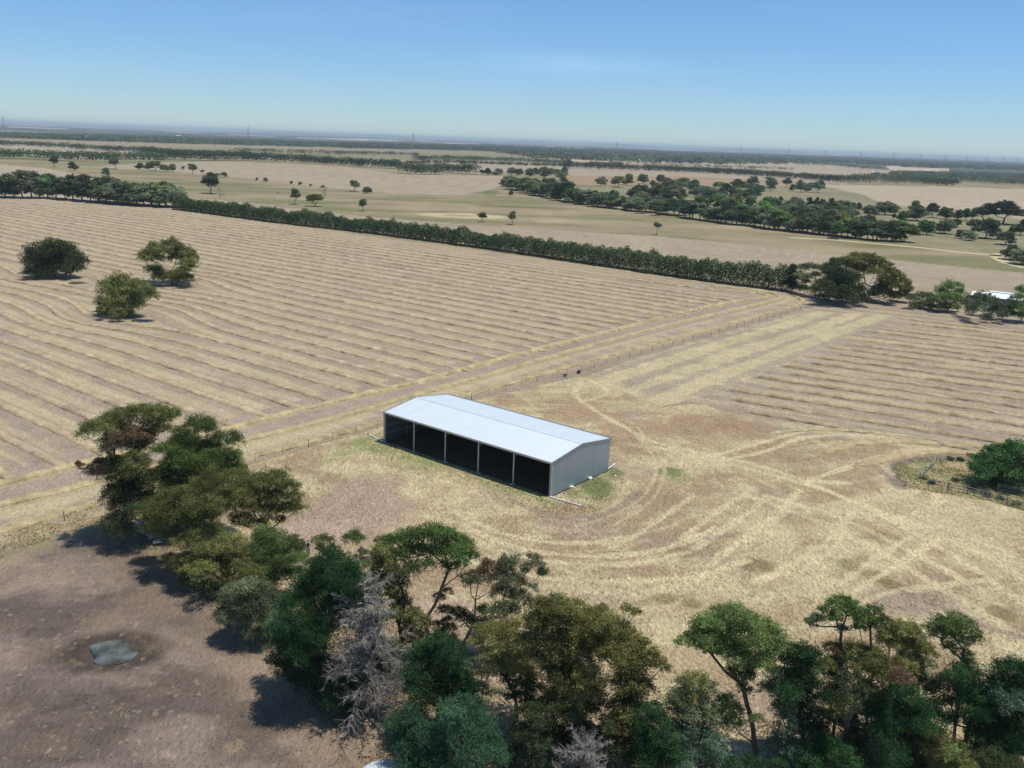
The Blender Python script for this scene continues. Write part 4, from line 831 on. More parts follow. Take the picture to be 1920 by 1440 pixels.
make_tree('eucalyptus_tree', (492, 1040), [(450, 898, 20), (475, 908, 22), (500, 905, 22), (522, 902, 22), (540, 915, 18), (550, 932, 16), (553, 955, 12, 'grey'), (515, 932, 20), (485, 932, 22), (455, 930, 22), (440, 950, 18), (475, 955, 16), (505, 955, 14), (535, 950, 12), (525, 975, 9), (460, 972, 12)],
          'eucalypt with bare forked limbs showing against pink earth at the yard edge', tone='olive', seed=4, r0=.24, fork=.25, depth=.35)
make_tree('eucalyptus_tree', (438, 1112), [(348, 1018, 20, 'mustard'), (372, 1003, 22), (398, 998, 20), (420, 1012, 18), (440, 1022, 20, 'mustard'), (452, 1045, 18, 'mustard'), (395, 1030, 22), (368, 1042, 20), (345, 1050, 16), (410, 1062, 22), (438, 1070, 20), (380, 1072, 20), (365, 1065, 14), (420, 1090, 14, 'dark')],
          'olive eucalypt with a leaning white trunk beside the bare paddock', tone='olive', seed=5, r0=.26, depth=.35)
make_tree('round_tree', (510, 1125), [(498, 1008, 20), (520, 1018, 22), (540, 1030, 18), (492, 1032, 22), (515, 1045, 24), (538, 1055, 20), (560, 1045, 15), (495, 1065, 22), (520, 1080, 22), (545, 1078, 18), (475, 1075, 15), (500, 1095, 18)],
          'rounded mid-green tree left of the big dark pine', tone='green', kind='bush', seed=6, r0=.2)
make_tree('shrubby_eucalyptus', (475, 1205), [(438, 1110, 18), (465, 1100, 18), (492, 1105, 18), (450, 1132, 22), (482, 1130, 22), (510, 1128, 18), (440, 1158, 18, 'grey'), (468, 1160, 22), (495, 1160, 20), (475, 1185, 16), (505, 1185, 14), (430, 1130, 12)],
          'low shrubby grey-green eucalypt below the round green tree', tone='grey', seed=7, r0=.15)
make_tree('pine_tree', (612, 1322), [(622, 1040, 16), (605, 1058, 22), (635, 1058, 20), (655, 1072, 20), (590, 1080, 24), (618, 1085, 26), (645, 1092, 24), (668, 1095, 16), (572, 1108, 24), (600, 1112, 28), (630, 1120, 28), (655, 1118, 18), (558, 1140, 24), (585, 1148, 28), (615, 1150, 28), (640, 1148, 22), (545, 1172, 24), (572, 1182, 28), (600, 1185, 26), (540, 1205, 26), (565, 1215, 28), (595, 1218, 24), (535, 1235, 20), (555, 1248, 28), (585, 1250, 26), (612, 1252, 20), (530, 1262, 16), (560, 1275, 20), (650, 1278, 26, 'pinel'), (668, 1262, 18), (630, 1290, 20), (655, 1300, 18, 'pinel'), (685, 1285, 14)],
          'big dark green pine at the corner of the bare paddock, left of the dead one', tone='pine', kind='pine', seed=8, r0=.35, depth=.4, fork=.5)
dead_tree('dead_pine', (712, 1345), (680, 1085), 4.6, 'dead grey pine with drooping bare twigs between two living pines', 9, 105, .3)
make_tree('umbrella_eucalyptus', (795, 1235), [(722, 1020, 18), (745, 1016, 20), (768, 1010, 22), (792, 1008, 22), (815, 1000, 20), (835, 1008, 20), (855, 1015, 20), (872, 1028, 18), (882, 1042, 14), (860, 1042, 20), (835, 1035, 20), (810, 1032, 20), (785, 1036, 20), (760, 1038, 18), (740, 1045, 18), (865, 1056, 12), (800, 1060, 14), (770, 1064, 14), (735, 1066, 14), (842, 1062, 15), (712, 1050, 12)],
          'umbrella-shaped eucalypt with long bare pale limbs, right of the dead pine', tone='green', seed=10, r0=.26, fork=.3, depth=.3)
make_tree('eucalyptus_tree', (755, 1262), [(705, 1045, 12), (715, 1030, 14), (722, 1058, 16), (742, 1075, 14, 'dark'), (768, 1072, 15, 'dark'), (750, 1095, 16, 'dark'), (735, 1115, 16), (758, 1128, 16, 'dark'), (742, 1150, 14, 'bright'), (775, 1150, 14), (725, 1090, 12), (790, 1168, 15), (700, 1100, 12, 'grey'), (768, 1180, 14)],
          'dark-limbed eucalypt directly behind the dead pine', tone='olive', seed=11, r0=.26, bark=M_darkbark, depth=.3)
make_tree('eucalyptus_tree', (862, 1225), [(880, 1082, 14), (898, 1078, 16), (918, 1068, 18, 'red'), (940, 1060, 18), (958, 1052, 16), (932, 1088, 20), (958, 1082, 20), (975, 1095, 14), (945, 1112, 18), (965, 1120, 16, 'green'), (1000, 1048, 13), (1012, 1058, 9), (990, 1062, 9), (1020, 1070, 6), (985, 1128, 13), (910, 1150, 16, 'green'), (935, 1148, 18), (955, 1145, 14), (1000, 1100, 9), (835, 1145, 13, 'dark'), (858, 1148, 14, 'dark'), (875, 1160, 14, 'dark')],
          'grey-green eucalypt leaning right with a thin side branch, behind the bushy middle pine', tone='grey', seed=12, r0=.22, depth=.35)
make_tree('eucalyptus_tree', (965, 1378), [(935, 1185, 22), (960, 1180, 22), (945, 1212, 24), (975, 1205, 20), (990, 1228, 22), (960, 1240, 20), (988, 1262, 22), (950, 1265, 16, 'dark'), (972, 1288, 18, 'dark'), (1000, 1290, 20, 'dark'), (965, 1310, 14, 'dark'), (930, 1230, 12), (1010, 1320, 18, 'dark')],
          'narrow mustard eucalypt with a pale upright trunk, left part of the big clump', tone='mustard', seed=13, r0=.24, depth=.4)
make_tree('eucalyptus_tree', (1085, 1405), [(1015, 1140, 22), (1040, 1132, 20, 'grey'), (1062, 1140, 22), (1085, 1150, 22), (1020, 1165, 26), (1048, 1165, 28), (1078, 1175, 26), (1005, 1190, 22), (1035, 1198, 28), (1065, 1205, 26), (1095, 1198, 22), (1020, 1228, 24), (1050, 1232, 24), (1080, 1262, 28), (1055, 1275, 26), (1108, 1268, 26), (1085, 1295, 28), (1060, 1305, 22), (1112, 1298, 22), (1035, 1262, 18), (1030, 1330, 22, 'dark'), (1060, 1345, 22, 'dark'), (1100, 1330, 20, 'dark'), (1045, 1372, 20, 'dark')],
          'large mustard-green eucalypt at the centre of the lower tree belt', tone='mustard', seed=14, r0=.36, depth=.42)
make_tree('eucalyptus_tree', (1168, 1412), [(1108, 1160, 22), (1130, 1165, 22), (1155, 1180, 22), (1180, 1192, 20), (1135, 1192, 24), (1160, 1205, 24), (1188, 1212, 20), (1210, 1215, 18), (1228, 1235, 16), (1240, 1250, 13), (1205, 1245, 20), (1175, 1240, 24), (1150, 1228, 22), (1192, 1272, 22), (1168, 1282, 22), (1205, 1290, 18), (1182, 1312, 22), (1160, 1330, 20), (1198, 1335, 18), (1130, 1140, 9), (1175, 1142, 10), (1192, 1148, 8), (1150, 1355, 20, 'dark'), (1180, 1365, 20, 'dark'), (1130, 1380, 18, 'dark')],
          'mustard eucalypt sloping down to the right, right part of the big clump', tone='mustard', seed=15, r0=.32, depth=.42)
make_tree('pine_tree', (822, 1392), [(818, 1200, 16), (800, 1218, 20), (830, 1218, 22), (852, 1228, 18), (782, 1240, 20), (810, 1245, 26), (840, 1250, 26), (862, 1252, 16), (775, 1268, 20), (800, 1278, 26), (832, 1280, 28), (860, 1278, 22), (880, 1290, 16), (785, 1305, 22), (812, 1312, 24), (842, 1312, 24), (868, 1308, 20)],
          'bushy green pine in the middle of the belt, right of the dead one', tone='pine', kind='pine', seed=16, r0=.3, depth=.4)
make_tree('pine_tree', (852, 1490), [(865, 1322, 20), (890, 1330, 22), (845, 1340, 20), (870, 1350, 26), (900, 1360, 24), (760, 1345, 20), (748, 1370, 22), (775, 1370, 24), (800, 1385, 22), (840, 1375, 24), (870, 1390, 26), (905, 1390, 24), (925, 1400, 20), (752, 1400, 22), (780, 1405, 24), (815, 1410, 24), (850, 1415, 24), (885, 1420, 24), (920, 1425, 22), (948, 1430, 20), (760, 1432, 20), (795, 1438, 22), (830, 1445, 22)],
          'wide blue-green pine at the bottom edge beside the water tank', tone='bluegreen', kind='pine', seed=17, r0=.35, depth=.45)
dead_tree('dead_shrub', (1095, 1490), (1100, 1392), 3.2, 'tangle of bare grey branches at the bottom edge under the mustard eucalypts', 18, 40, 1.0, 'dead shrub', .08)
dead_tree('dead_shrub', (905, 1452), (905, 1400), 1.8, 'small bare grey branches poking through the blue-green pine', 19, 22, 1.2, 'dead shrub', .05)
make_tree('eucalyptus_tree', (1418, 1415), [(1280, 1205, 12), (1295, 1195, 14), (1312, 1180, 18), (1332, 1168, 20), (1355, 1155, 20), (1378, 1150, 20), (1400, 1162, 18), (1345, 1185, 22), (1320, 1200, 18), (1372, 1180, 22), (1395, 1188, 20), (1418, 1175, 20), (1438, 1180, 18), (1455, 1195, 16), (1464, 1210, 12), (1335, 1222, 16), (1365, 1212, 20), (1395, 1212, 22), (1425, 1205, 20), (1445, 1222, 15), (1375, 1238, 18), (1405, 1240, 18), (1428, 1238, 14), (1380, 1262, 16, 'dark'), (1402, 1268, 14, 'dark'), (1395, 1290, 12, 'olive'), (1362, 1318, 18), (1380, 1335, 15), (1345, 1325, 12), (1418, 1345, 8)],
          'bright green eucalypt standing free with a forked dark trunk', tone='bright', seed=20, r0=.27, bark=M_darkbark, depth=.3, fork=.3)
make_tree('shrubby_eucalyptus', (1305, 1452), [(1285, 1285, 16), (1305, 1275, 18, 'olive'), (1325, 1290, 16), (1275, 1308, 18), (1300, 1310, 20), (1325, 1318, 18), (1258, 1325, 16), (1285, 1340, 20), (1312, 1348, 20), (1335, 1350, 14), (1290, 1372, 22, 'blue'), (1318, 1380, 22, 'blue'), (1340, 1395, 18, 'blue'), (1300, 1405, 22, 'blue'), (1328, 1420, 20, 'blue'), (1355, 1425, 16, 'blue'), (1280, 1430, 18, 'blue')],
          'grey-green shrubby eucalypt left of the bright free-standing one', tone='grey', seed=21, r0=.16)
make_tree('pine_tree', (1232, 1480), [(1222, 1330, 16), (1208, 1350, 18), (1235, 1352, 20), (1215, 1375, 22), (1242, 1378, 20), (1205, 1400, 18), (1228, 1402, 22), (1252, 1405, 20), (1215, 1428, 20), (1242, 1430, 22), (1265, 1432, 16)],
          'small bright pine at the bottom edge right of the mustard clump', tone='pinel', kind='pine', seed=22, r0=.16)
make_tree('pine_tree', (1500, 1425), [(1490, 1222, 16), (1510, 1228, 18), (1528, 1232, 14), (1472, 1240, 18), (1495, 1250, 22), (1520, 1255, 20), (1448, 1262, 14, 'blue'), (1468, 1272, 20), (1492, 1280, 22), (1520, 1282, 18), (1450, 1290, 14, 'blue'), (1478, 1300, 18), (1505, 1305, 18), (1465, 1332, 18, 'blue'), (1490, 1340, 22), (1518, 1338, 20), (1540, 1345, 16), (1475, 1360, 18, 'blue'), (1500, 1370, 20), (1525, 1368, 18), (1545, 1310, 14)],
          'dark pine with blue-grey lower boughs right of the bright eucalypt', tone='pine', kind='pine', seed=23, r0=.24, depth=.4)
make_tree('umbrella_eucalyptus', (1560, 1402), [(1517, 1166, 10, 'grey'), (1530, 1160, 11, 'grey'), (1545, 1152, 13), (1560, 1140, 14), (1578, 1128, 15), (1592, 1132, 13), (1605, 1146, 14), (1588, 1150, 15), (1568, 1158, 12), (1578, 1178, 8, 'grey'), (1610, 1165, 10)],
          'slender eucalypt with a flat crown held high on one thin stem', tone='green', seed=24, r0=.16, bark=M_darkbark, fork=.6, depth=.3)
make_tree('umbrella_eucalyptus', (1622, 1395), [(1625, 1158, 12), (1640, 1148, 13), (1655, 1160, 8, 'grey'), (1632, 1172, 11), (1612, 1178, 9), (1645, 1166, 10)],
          'second, smaller slender eucalypt with a thin stem beside the flat-crowned one', tone='green', seed=25, r0=.13, bark=M_darkbark, fork=.6, depth=.3)
make_tree('eucalyptus_tree', (1575, 1425), [(1562, 1215, 14, 'red'), (1582, 1222, 18), (1605, 1222, 18), (1628, 1228, 18), (1648, 1238, 16), (1590, 1245, 20), (1618, 1250, 20), (1642, 1258, 18), (1675, 1245, 15, 'mustard'), (1700, 1252, 15, 'mustard'), (1662, 1268, 18), (1690, 1272, 16, 'red'), (1570, 1272, 20, 'dark'), (1598, 1278, 20, 'dark'), (1560, 1300, 18, 'dark'), (1590, 1310, 18, 'dark'), (1575, 1330, 13, 'olive'), (1625, 1290, 16, 'dark'), (1550, 1245, 12)],
          'brownish olive eucalypt below the slender ones with a pale leaning trunk', tone='olive', seed=26, r0=.26, depth=.4)
make_tree('eucalyptus_tree', (1725, 1350), [(1660, 1188, 15), (1680, 1178, 17), (1702, 1182, 17), (1720, 1192, 15), (1668, 1208, 14), (1692, 1205, 18), (1718, 1212, 16), (1738, 1222, 13), (1650, 1198, 8, 'grey'), (1712, 1236, 16, 'dark'), (1735, 1245, 14, 'grey'), (1705, 1255, 10)],
          'grey-olive eucalypt with domed head right of the slender pair', tone='olive', seed=27, r0=.2, depth=.35)
make_tree('umbrella_eucalyptus', (1788, 1405), [(1752, 1178, 14), (1768, 1168, 15), (1788, 1166, 16), (1806, 1170, 14), (1818, 1185, 13), (1830, 1198, 9), (1790, 1188, 16), (1765, 1192, 15), (1812, 1205, 11, 'grey'), (1805, 1225, 12), (1815, 1240, 10), (1780, 1212, 9)],
          'rightmost umbrella eucalypt standing above the dark pines', tone='green', seed=28, r0=.18, fork=.5, depth=.3)
make_tree('pine_tree', (1802, 1425), [(1805, 1255, 15), (1790, 1268, 18), (1822, 1272, 18), (1778, 1290, 18), (1805, 1295, 22), (1832, 1300, 20), (1850, 1315, 18), (1815, 1325, 22), (1842, 1338, 22), (1785, 1318, 16), (1860, 1345, 18), (1820, 1355, 20), (1845, 1368, 20), (1870, 1375, 18), (1835, 1395, 20)],
          'dark green pine under the rightmost umbrella eucalypt', tone='pine', kind='pine', seed=29, r0=.24, depth=.4)
make_tree('pine_tree', (1895, 1440), [(1868, 1262, 14), (1888, 1255, 18), (1908, 1258, 18), (1925, 1262, 18), (1875, 1285, 18, 'pine'), (1900, 1285, 22), (1925, 1290, 20), (1865, 1305, 16), (1890, 1315, 22, 'blue'), (1915, 1320, 22), (1880, 1340, 20), (1908, 1350, 22), (1930, 1355, 20), (1890, 1378, 22), (1918, 1385, 22), (1875, 1405, 20), (1905, 1412, 22)],
          'dark pine cut by the right edge of the picture', tone='pine', kind='pine', seed=30, r0=.26, depth=.4)
make_tree('pine_tree', (1690, 1452), [(1670, 1288, 16), (1692, 1298, 18), (1712, 1308, 18), (1650, 1308, 16), (1672, 1322, 22), (1700, 1330, 22), (1728, 1328, 18), (1745, 1345, 18), (1650, 1345, 20), (1680, 1355, 24, 'pinel'), (1710, 1362, 22, 'pinel'), (1738, 1368, 20), (1640, 1375, 18), (1665, 1385, 22), (1695, 1392, 22), (1725, 1398, 20), (1645, 1410, 20, 'blue'), (1675, 1420, 20), (1705, 1425, 20)],
          'broad dark pine between the brownish eucalypt and the right-hand pines', tone='pine', kind='pine', seed=31, r0=.26, depth=.45)
make_tree('shrub', (1560, 1470), [(1520, 1412, 16), (1545, 1402, 18), (1572, 1405, 18), (1530, 1432, 18), (1558, 1428, 20), (1585, 1430, 18), (1500, 1435, 16)],
          'low green pine-like shrub at the bottom edge under the dark pine', 'shrub', tone='pinel', kind='pine', seed=32, r0=.1)
make_tree('shrub', (1765, 1470), [(1752, 1375, 14, 'mustard'), (1768, 1388, 16), (1748, 1402, 18, 'mustard'), (1772, 1412, 18, 'bright'), (1795, 1405, 15, 'bright'), (1755, 1430, 18, 'bright'), (1785, 1435, 18, 'bright'), (1810, 1430, 14)],
          'olive and brown shrub at the bottom edge between two dark pines', 'shrub', tone='olive', seed=33, r0=.1)
make_tree('shrub', (1600, 1450), [(1615, 1380, 18, 'dark'), (1598, 1400, 18), (1625, 1405, 18, 'dark'), (1610, 1428, 18), (1635, 1432, 18, 'blue')], 'dark undergrowth shrub beside the broad dark pine', 'shrub', tone='dark', seed=34, r0=.1)
make_tree('shrub', (1000, 1455), [(985, 1340, 20, 'dark'), (1010, 1360, 22, 'dark'), (980, 1372, 20, 'dark'), (1010, 1395, 20, 'dark'), (975, 1405, 18, 'dark'), (1000, 1425, 20, 'dark')], 'dark undergrowth below the narrow mustard eucalypt', 'shrub', tone='dark', seed=35, r0=.1)
for i, (b, cs, lb, tn) in enumerate([((556, 1048), [(550, 1008, 9), (558, 1018, 10), (565, 1028, 10)], 'small brownish shrub just left of the person', 'olive'),
        ((606, 1050), [(592, 1014, 9), (605, 1010, 10), (618, 1014, 9), (600, 1026, 10), (618, 1028, 9)], 'low olive shrub just right of the person', 'olive'),
        ((668, 1065), [(655, 1008, 11, 'green'), (665, 1004, 12, 'green'), (675, 1012, 10, 'green'), (680, 1035, 8)], 'small upright green eucalypt sapling between the person and the umbrella tree', 'grey'),
        ((690, 1080), [(672, 1045, 8), (688, 1052, 8), (684, 1035, 6)], 'wispy sapling behind the big dark pine', 'grey'),
        ((340, 1090), [(330, 1062, 12, 'mustard'), (345, 1078, 12), (318, 1045, 10, 'mustard')], 'scrubby undergrowth at the foot of the left trees', 'olive'),
        ((152, 876), [(148, 868, 4), (154, 872, 4)], 'tiny dry bush in the straw left of the leaning eucalypt', 'red'),
        ((1085, 700), [(1085, 698, 2.2), (1086, 696, 1.6)], 'small dark bush on the fence line behind the shed, right of two', 'dark'),
        ((1060, 706), [(1060, 703, 1.6)], 'small dark bush on the fence line behind the shed, left of two', 'dark')]):
    make_tree('shrub', b, cs, lb, 'shrub', tone=tn, seed=50+i, r0=.05, leaf=.15)

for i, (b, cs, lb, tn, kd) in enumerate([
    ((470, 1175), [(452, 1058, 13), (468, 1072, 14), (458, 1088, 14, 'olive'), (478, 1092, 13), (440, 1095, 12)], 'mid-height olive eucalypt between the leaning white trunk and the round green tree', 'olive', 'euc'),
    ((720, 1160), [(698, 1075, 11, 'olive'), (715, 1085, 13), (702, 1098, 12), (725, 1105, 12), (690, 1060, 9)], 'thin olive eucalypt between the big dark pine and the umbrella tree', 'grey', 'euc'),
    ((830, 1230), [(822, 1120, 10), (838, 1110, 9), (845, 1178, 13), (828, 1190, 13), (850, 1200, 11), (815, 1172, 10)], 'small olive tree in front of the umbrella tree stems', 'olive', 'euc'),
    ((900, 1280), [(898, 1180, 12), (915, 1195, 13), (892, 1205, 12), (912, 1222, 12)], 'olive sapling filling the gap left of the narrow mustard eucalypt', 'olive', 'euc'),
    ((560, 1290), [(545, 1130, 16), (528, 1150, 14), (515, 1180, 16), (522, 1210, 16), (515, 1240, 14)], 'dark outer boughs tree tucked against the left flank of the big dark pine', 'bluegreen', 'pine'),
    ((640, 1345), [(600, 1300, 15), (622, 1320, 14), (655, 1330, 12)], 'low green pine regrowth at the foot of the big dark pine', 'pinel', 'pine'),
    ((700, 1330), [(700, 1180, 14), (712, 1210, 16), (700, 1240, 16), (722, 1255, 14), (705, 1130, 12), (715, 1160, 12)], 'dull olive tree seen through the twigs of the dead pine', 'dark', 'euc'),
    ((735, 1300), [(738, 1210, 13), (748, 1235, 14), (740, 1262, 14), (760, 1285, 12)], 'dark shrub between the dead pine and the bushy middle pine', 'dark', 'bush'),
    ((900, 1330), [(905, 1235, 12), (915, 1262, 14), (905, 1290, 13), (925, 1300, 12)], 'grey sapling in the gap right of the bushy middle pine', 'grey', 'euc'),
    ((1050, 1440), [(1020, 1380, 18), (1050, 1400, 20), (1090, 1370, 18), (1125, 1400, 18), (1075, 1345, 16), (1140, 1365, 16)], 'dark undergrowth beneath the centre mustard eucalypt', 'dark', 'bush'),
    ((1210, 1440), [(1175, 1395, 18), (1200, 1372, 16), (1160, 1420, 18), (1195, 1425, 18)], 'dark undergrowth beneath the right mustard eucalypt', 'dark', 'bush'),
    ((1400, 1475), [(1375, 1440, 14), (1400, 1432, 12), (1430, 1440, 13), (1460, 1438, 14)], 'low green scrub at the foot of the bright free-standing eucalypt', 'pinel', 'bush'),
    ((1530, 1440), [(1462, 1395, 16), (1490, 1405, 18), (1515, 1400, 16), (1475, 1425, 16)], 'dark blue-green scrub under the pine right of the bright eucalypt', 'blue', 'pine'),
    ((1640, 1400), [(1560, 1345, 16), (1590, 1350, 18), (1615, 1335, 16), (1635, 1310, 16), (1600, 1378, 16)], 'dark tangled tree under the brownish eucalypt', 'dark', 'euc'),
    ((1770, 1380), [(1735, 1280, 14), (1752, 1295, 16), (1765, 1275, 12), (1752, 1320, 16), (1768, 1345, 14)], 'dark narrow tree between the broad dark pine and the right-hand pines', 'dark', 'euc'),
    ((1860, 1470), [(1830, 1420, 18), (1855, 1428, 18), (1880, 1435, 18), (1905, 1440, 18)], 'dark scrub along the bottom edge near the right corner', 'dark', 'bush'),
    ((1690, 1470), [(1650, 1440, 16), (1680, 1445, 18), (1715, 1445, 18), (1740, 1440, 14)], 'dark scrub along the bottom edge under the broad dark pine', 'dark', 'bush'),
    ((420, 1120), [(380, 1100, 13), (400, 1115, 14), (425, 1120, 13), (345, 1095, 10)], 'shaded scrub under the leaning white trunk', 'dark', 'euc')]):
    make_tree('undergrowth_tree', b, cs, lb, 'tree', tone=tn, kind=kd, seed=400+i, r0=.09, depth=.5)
# ---- paddock trees and the right-hand groups
G3 = 'three trees in the mown paddock'
make_tree('paddock_tree', (100, 520), [(68, 478, 15), (85, 468, 16), (105, 466, 16), (122, 472, 15), (138, 482, 13), (150, 492, 10), (62, 495, 14), (82, 490, 17), (104, 488, 18), (126, 492, 16), (64, 508, 12), (84, 508, 14), (108, 508, 15), (132, 505, 13), (148, 503, 8)], 'broad rounded dark tree, left one of the paddock trio', tone='dark', kind='bush', seed=60, group=G3, depth=.7, leaf=.5)
make_tree('paddock_tree', (232, 596), [(205, 535, 13), (222, 528, 14), (240, 532, 13), (258, 538, 13), (275, 545, 12), (283, 555, 10), (200, 550, 13), (220, 550, 16), (242, 550, 15), (262, 556, 13), (192, 570, 12), (210, 572, 15), (232, 574, 16), (252, 572, 13), (198, 585, 9), (220, 588, 10), (242, 588, 10), (188, 582, 7)], 'round olive-green tree, lowest one of the paddock trio', tone='olive', kind='bush', seed=61, group=G3, depth=.7, leaf=.45)
make_tree('paddock_tree', (322, 533), [(278, 478, 11), (272, 486, 8), (290, 465, 11), (305, 472, 11), (322, 458, 11), (338, 470, 12), (352, 478, 11), (360, 485, 9), (330, 482, 11), (352, 492, 10), (295, 485, 9), (290, 505, 11), (300, 518, 11), (318, 520, 12), (335, 520, 12), (350, 522, 9), (345, 508, 9), (358, 500, 6)], 'open-crowned tree with a gap in its middle, right one of the paddock trio', tone='olive', seed=62, rk=1.09, group=G3, depth=.6, leaf=.45)
make_tree('pine_tree', (1484, 548), [(1488, 502, 5), (1484, 512, 8), (1490, 522, 9), (1482, 532, 10), (1488, 540, 9)], 'narrow dark conifer at the right end of the long hedge', tone='pine', kind='pine', seed=63, depth=.6, leaf=.5)
make_tree('eucalyptus_tree', (1530, 555), [(1505, 503, 8), (1518, 499, 8), (1532, 502, 7), (1545, 505, 7), (1500, 516, 8), (1514, 520, 9), (1530, 515, 7), (1548, 512, 6), (1505, 540, 9, 'green'), (1525, 543, 9, 'green'), (1510, 528, 7), (1538, 530, 7)], 'open grey eucalypt between the narrow conifer and the huge dark tree', tone='grey', seed=64, depth=.5, leaf=.4)
make_tree('spreading_tree', (1580, 568), [(1560, 500, 9), (1575, 495, 9), (1555, 515, 12), (1572, 515, 13), (1560, 532, 14), (1580, 532, 15), (1548, 545, 13), (1565, 552, 14), (1585, 555, 13), (1600, 545, 12), (1595, 525, 12), (1545, 558, 8), (1612, 560, 8)], 'huge dense dark tree beside the spreading eucalypt at the paddock corner', tone='dark', kind='bush', seed=65, rk=1.25, depth=.6, leaf=.5)
make_tree('spreading_tree', (1625, 566), [(1590, 488, 9), (1605, 485, 10), (1622, 484, 10), (1638, 488, 10), (1650, 496, 10), (1662, 503, 9), (1672, 512, 9), (1685, 520, 8), (1695, 530, 8), (1702, 540, 6), (1600, 500, 10), (1620, 502, 10), (1640, 510, 9), (1660, 522, 8), (1680, 538, 8), (1655, 535, 9, 'dark'), (1660, 550, 10, 'dark'), (1632, 552, 7, 'green'), (1680, 555, 8, 'dark'), (1645, 545, 7, 'dark')], 'wide umbrella eucalypt sweeping down to the right at the paddock corner', tone='olive', seed=66, rk=1.2, depth=.5, leaf=.45)
make_tree('bushy_tree', (1775, 585), [(1765, 545, 9), (1778, 536, 10), (1792, 538, 9), (1800, 548, 7), (1765, 560, 10), (1782, 556, 12), (1795, 562, 9), (1770, 575, 9), (1788, 576, 9)], 'bright green bushy tree in the hedge left of the low farm shed', tone='bright', kind='bush', seed=67, depth=.6, leaf=.4)
make_tree('hedge_shrub', (1735, 580), [(1712, 560, 8), (1725, 556, 9), (1740, 558, 9), (1750, 565, 8), (1715, 572, 7), (1732, 572, 9), (1748, 576, 7), (1760, 575, 7)], 'olive shrub row just left of the bright green bushy tree', 'shrub', tone='farg', kind='bush', seed=68, depth=.7, leaf=.4)
make_tree('hedge_shrub', (1845, 600), [(1810, 570, 8), (1825, 560, 9), (1842, 558, 10), (1858, 566, 10), (1872, 575, 9), (1888, 582, 9), (1815, 582, 9), (1835, 578, 11), (1858, 585, 10), (1880, 592, 8), (1850, 595, 7)], 'wide dark hedge shrub in front of the low farm shed', 'shrub', tone='farg', kind='bush', seed=69, depth=.7, leaf=.4)
make_tree('bushy_tree', (1915, 605), [(1905, 560, 9), (1918, 548, 10), (1912, 575, 10), (1925, 570, 10), (1905, 590, 9), (1920, 592, 9)], 'dark bushy tree at the right edge beside the low farm shed', tone='green', kind='bush', seed=70, depth=.7, leaf=.4)
make_tree('willow_bush', (1878, 908), [(1838, 862, 14), (1855, 852, 15), (1880, 845, 14), (1895, 836, 12), (1915, 840, 14), (1832, 880, 12), (1850, 878, 17), (1872, 870, 18), (1895, 862, 18), (1918, 865, 18), (1845, 892, 12), (1868, 892, 16), (1892, 888, 18), (1918, 890, 18), (1870, 905, 10), (1898, 906, 12), (1925, 908, 12)], 'large rounded blue-green willow bush by the fenced pond', 'bush', tone='willow', kind='bush', seed=71, depth=.6, leaf=.28)
for i, (px, py, r) in enumerate([(1732, 896, 3), (1745, 905, 3), (1790, 900, 4), (1820, 915, 4), (1850, 925, 4), (1875, 935, 5), (1905, 945, 5), (1800, 862, 4), (1780, 860, 3), (1850, 930, 3)]):
    make_tree('grass_tussock', (px, py+2), [(px, py, r), (px+3, py+.5, r*.8)], 'grass tussock '+['by the short cross rail', 'at the near end of the long lower rail', 'inside the lower rail, first from the left', 'inside the lower rail, second from the left', 'midway along the lower rail', 'below the willow bush on the lower rail', 'farthest right on the lower rail', 'on the upper rim of the enclosure, right one', 'on the upper rim of the enclosure, left one', 'just outside the lower rail'][i], 'tussock', tone='grey', kind='bush', seed=80+i, trunk=False, group='tussocks in the pond enclosure', leaf=.2)
print('leaf quads', NL)
# ------------------------------------------------------------------ middle distance: tree prototypes and copies
def proto(seed, kind='euc', tone='farg', leaf=.55, w=1.0, h=1.0, trunk=.3, nclump=9, dens=1.0):
    """one tree about 10 m high, crown and trunk in one mesh (too small in the photo to show parts)"""
    rg = np.random.default_rng(seed); cl = []
    for i in range(nclump):
        a = rg.random()*2*math.pi; rr = 3.2*math.sqrt(rg.random())*w; t = 1-(rr/(4.2*w))**2
        z = (1.9+trunk*5)+rg.random()*(7.4-trunk*5)*t*.95
        cl.append((rr*math.cos(a), rr*math.sin(a), z*h, 1.5+.7*rg.random()))
    P, Nn, CI, AN, SB = crown_points(cl, leaf, rg, kind, dens)
    V, Fq = quads(P, leaf, rg, .6, .35, Nn); base = np.array(TONES[tone])*1.12+.010
    ct = base*(1+.22*rg.normal(size=(nclump, 1))).clip(.6, 1.5); lc = np.repeat(ct[CI]*SB[:, None]*(1+.25*rg.normal(size=(len(P), 1))).clip(.5, 1.7), 4, 0).clip(.008, .4)
    E, nodes, tips, rad = skeleton((0, 0), cl, rg, .22, fork=.3)
    tv, tf = tube_mesh(E, 4); b = len(V); V = np.concatenate([V, tv]); Fq = np.concatenate([Fq, tf+b])
    lc = np.concatenate([lc, np.tile((.14, .12, .10), (len(tv), 1))]); return new_mesh('tree', V, Fq, M_far, lc)
PR = dict(
    round=[proto(200+i, 'bush', t, nclump=16, trunk=.0, h=.85, w=.95) for i, t in enumerate(['farg', 'dark', 'green', 'grey'])],
    open=[proto(210+i, 'euc', t, nclump=13, trunk=.45, w=1.0) for i, t in enumerate(['grey', 'olive', 'farg', 'dark'])],
    tall=[proto(220+i, 'euc', t, nclump=11, trunk=.5, w=.65, h=1.1) for i, t in enumerate(['green', 'farg', 'grey'])],
    dark=[proto(230+i, 'pine', t, nclump=10, trunk=.05, w=.7, h=1.1) for i, t in enumerate(['pine', 'dark', 'bluegreen'])])
RT = random.Random(11); tcount = 0
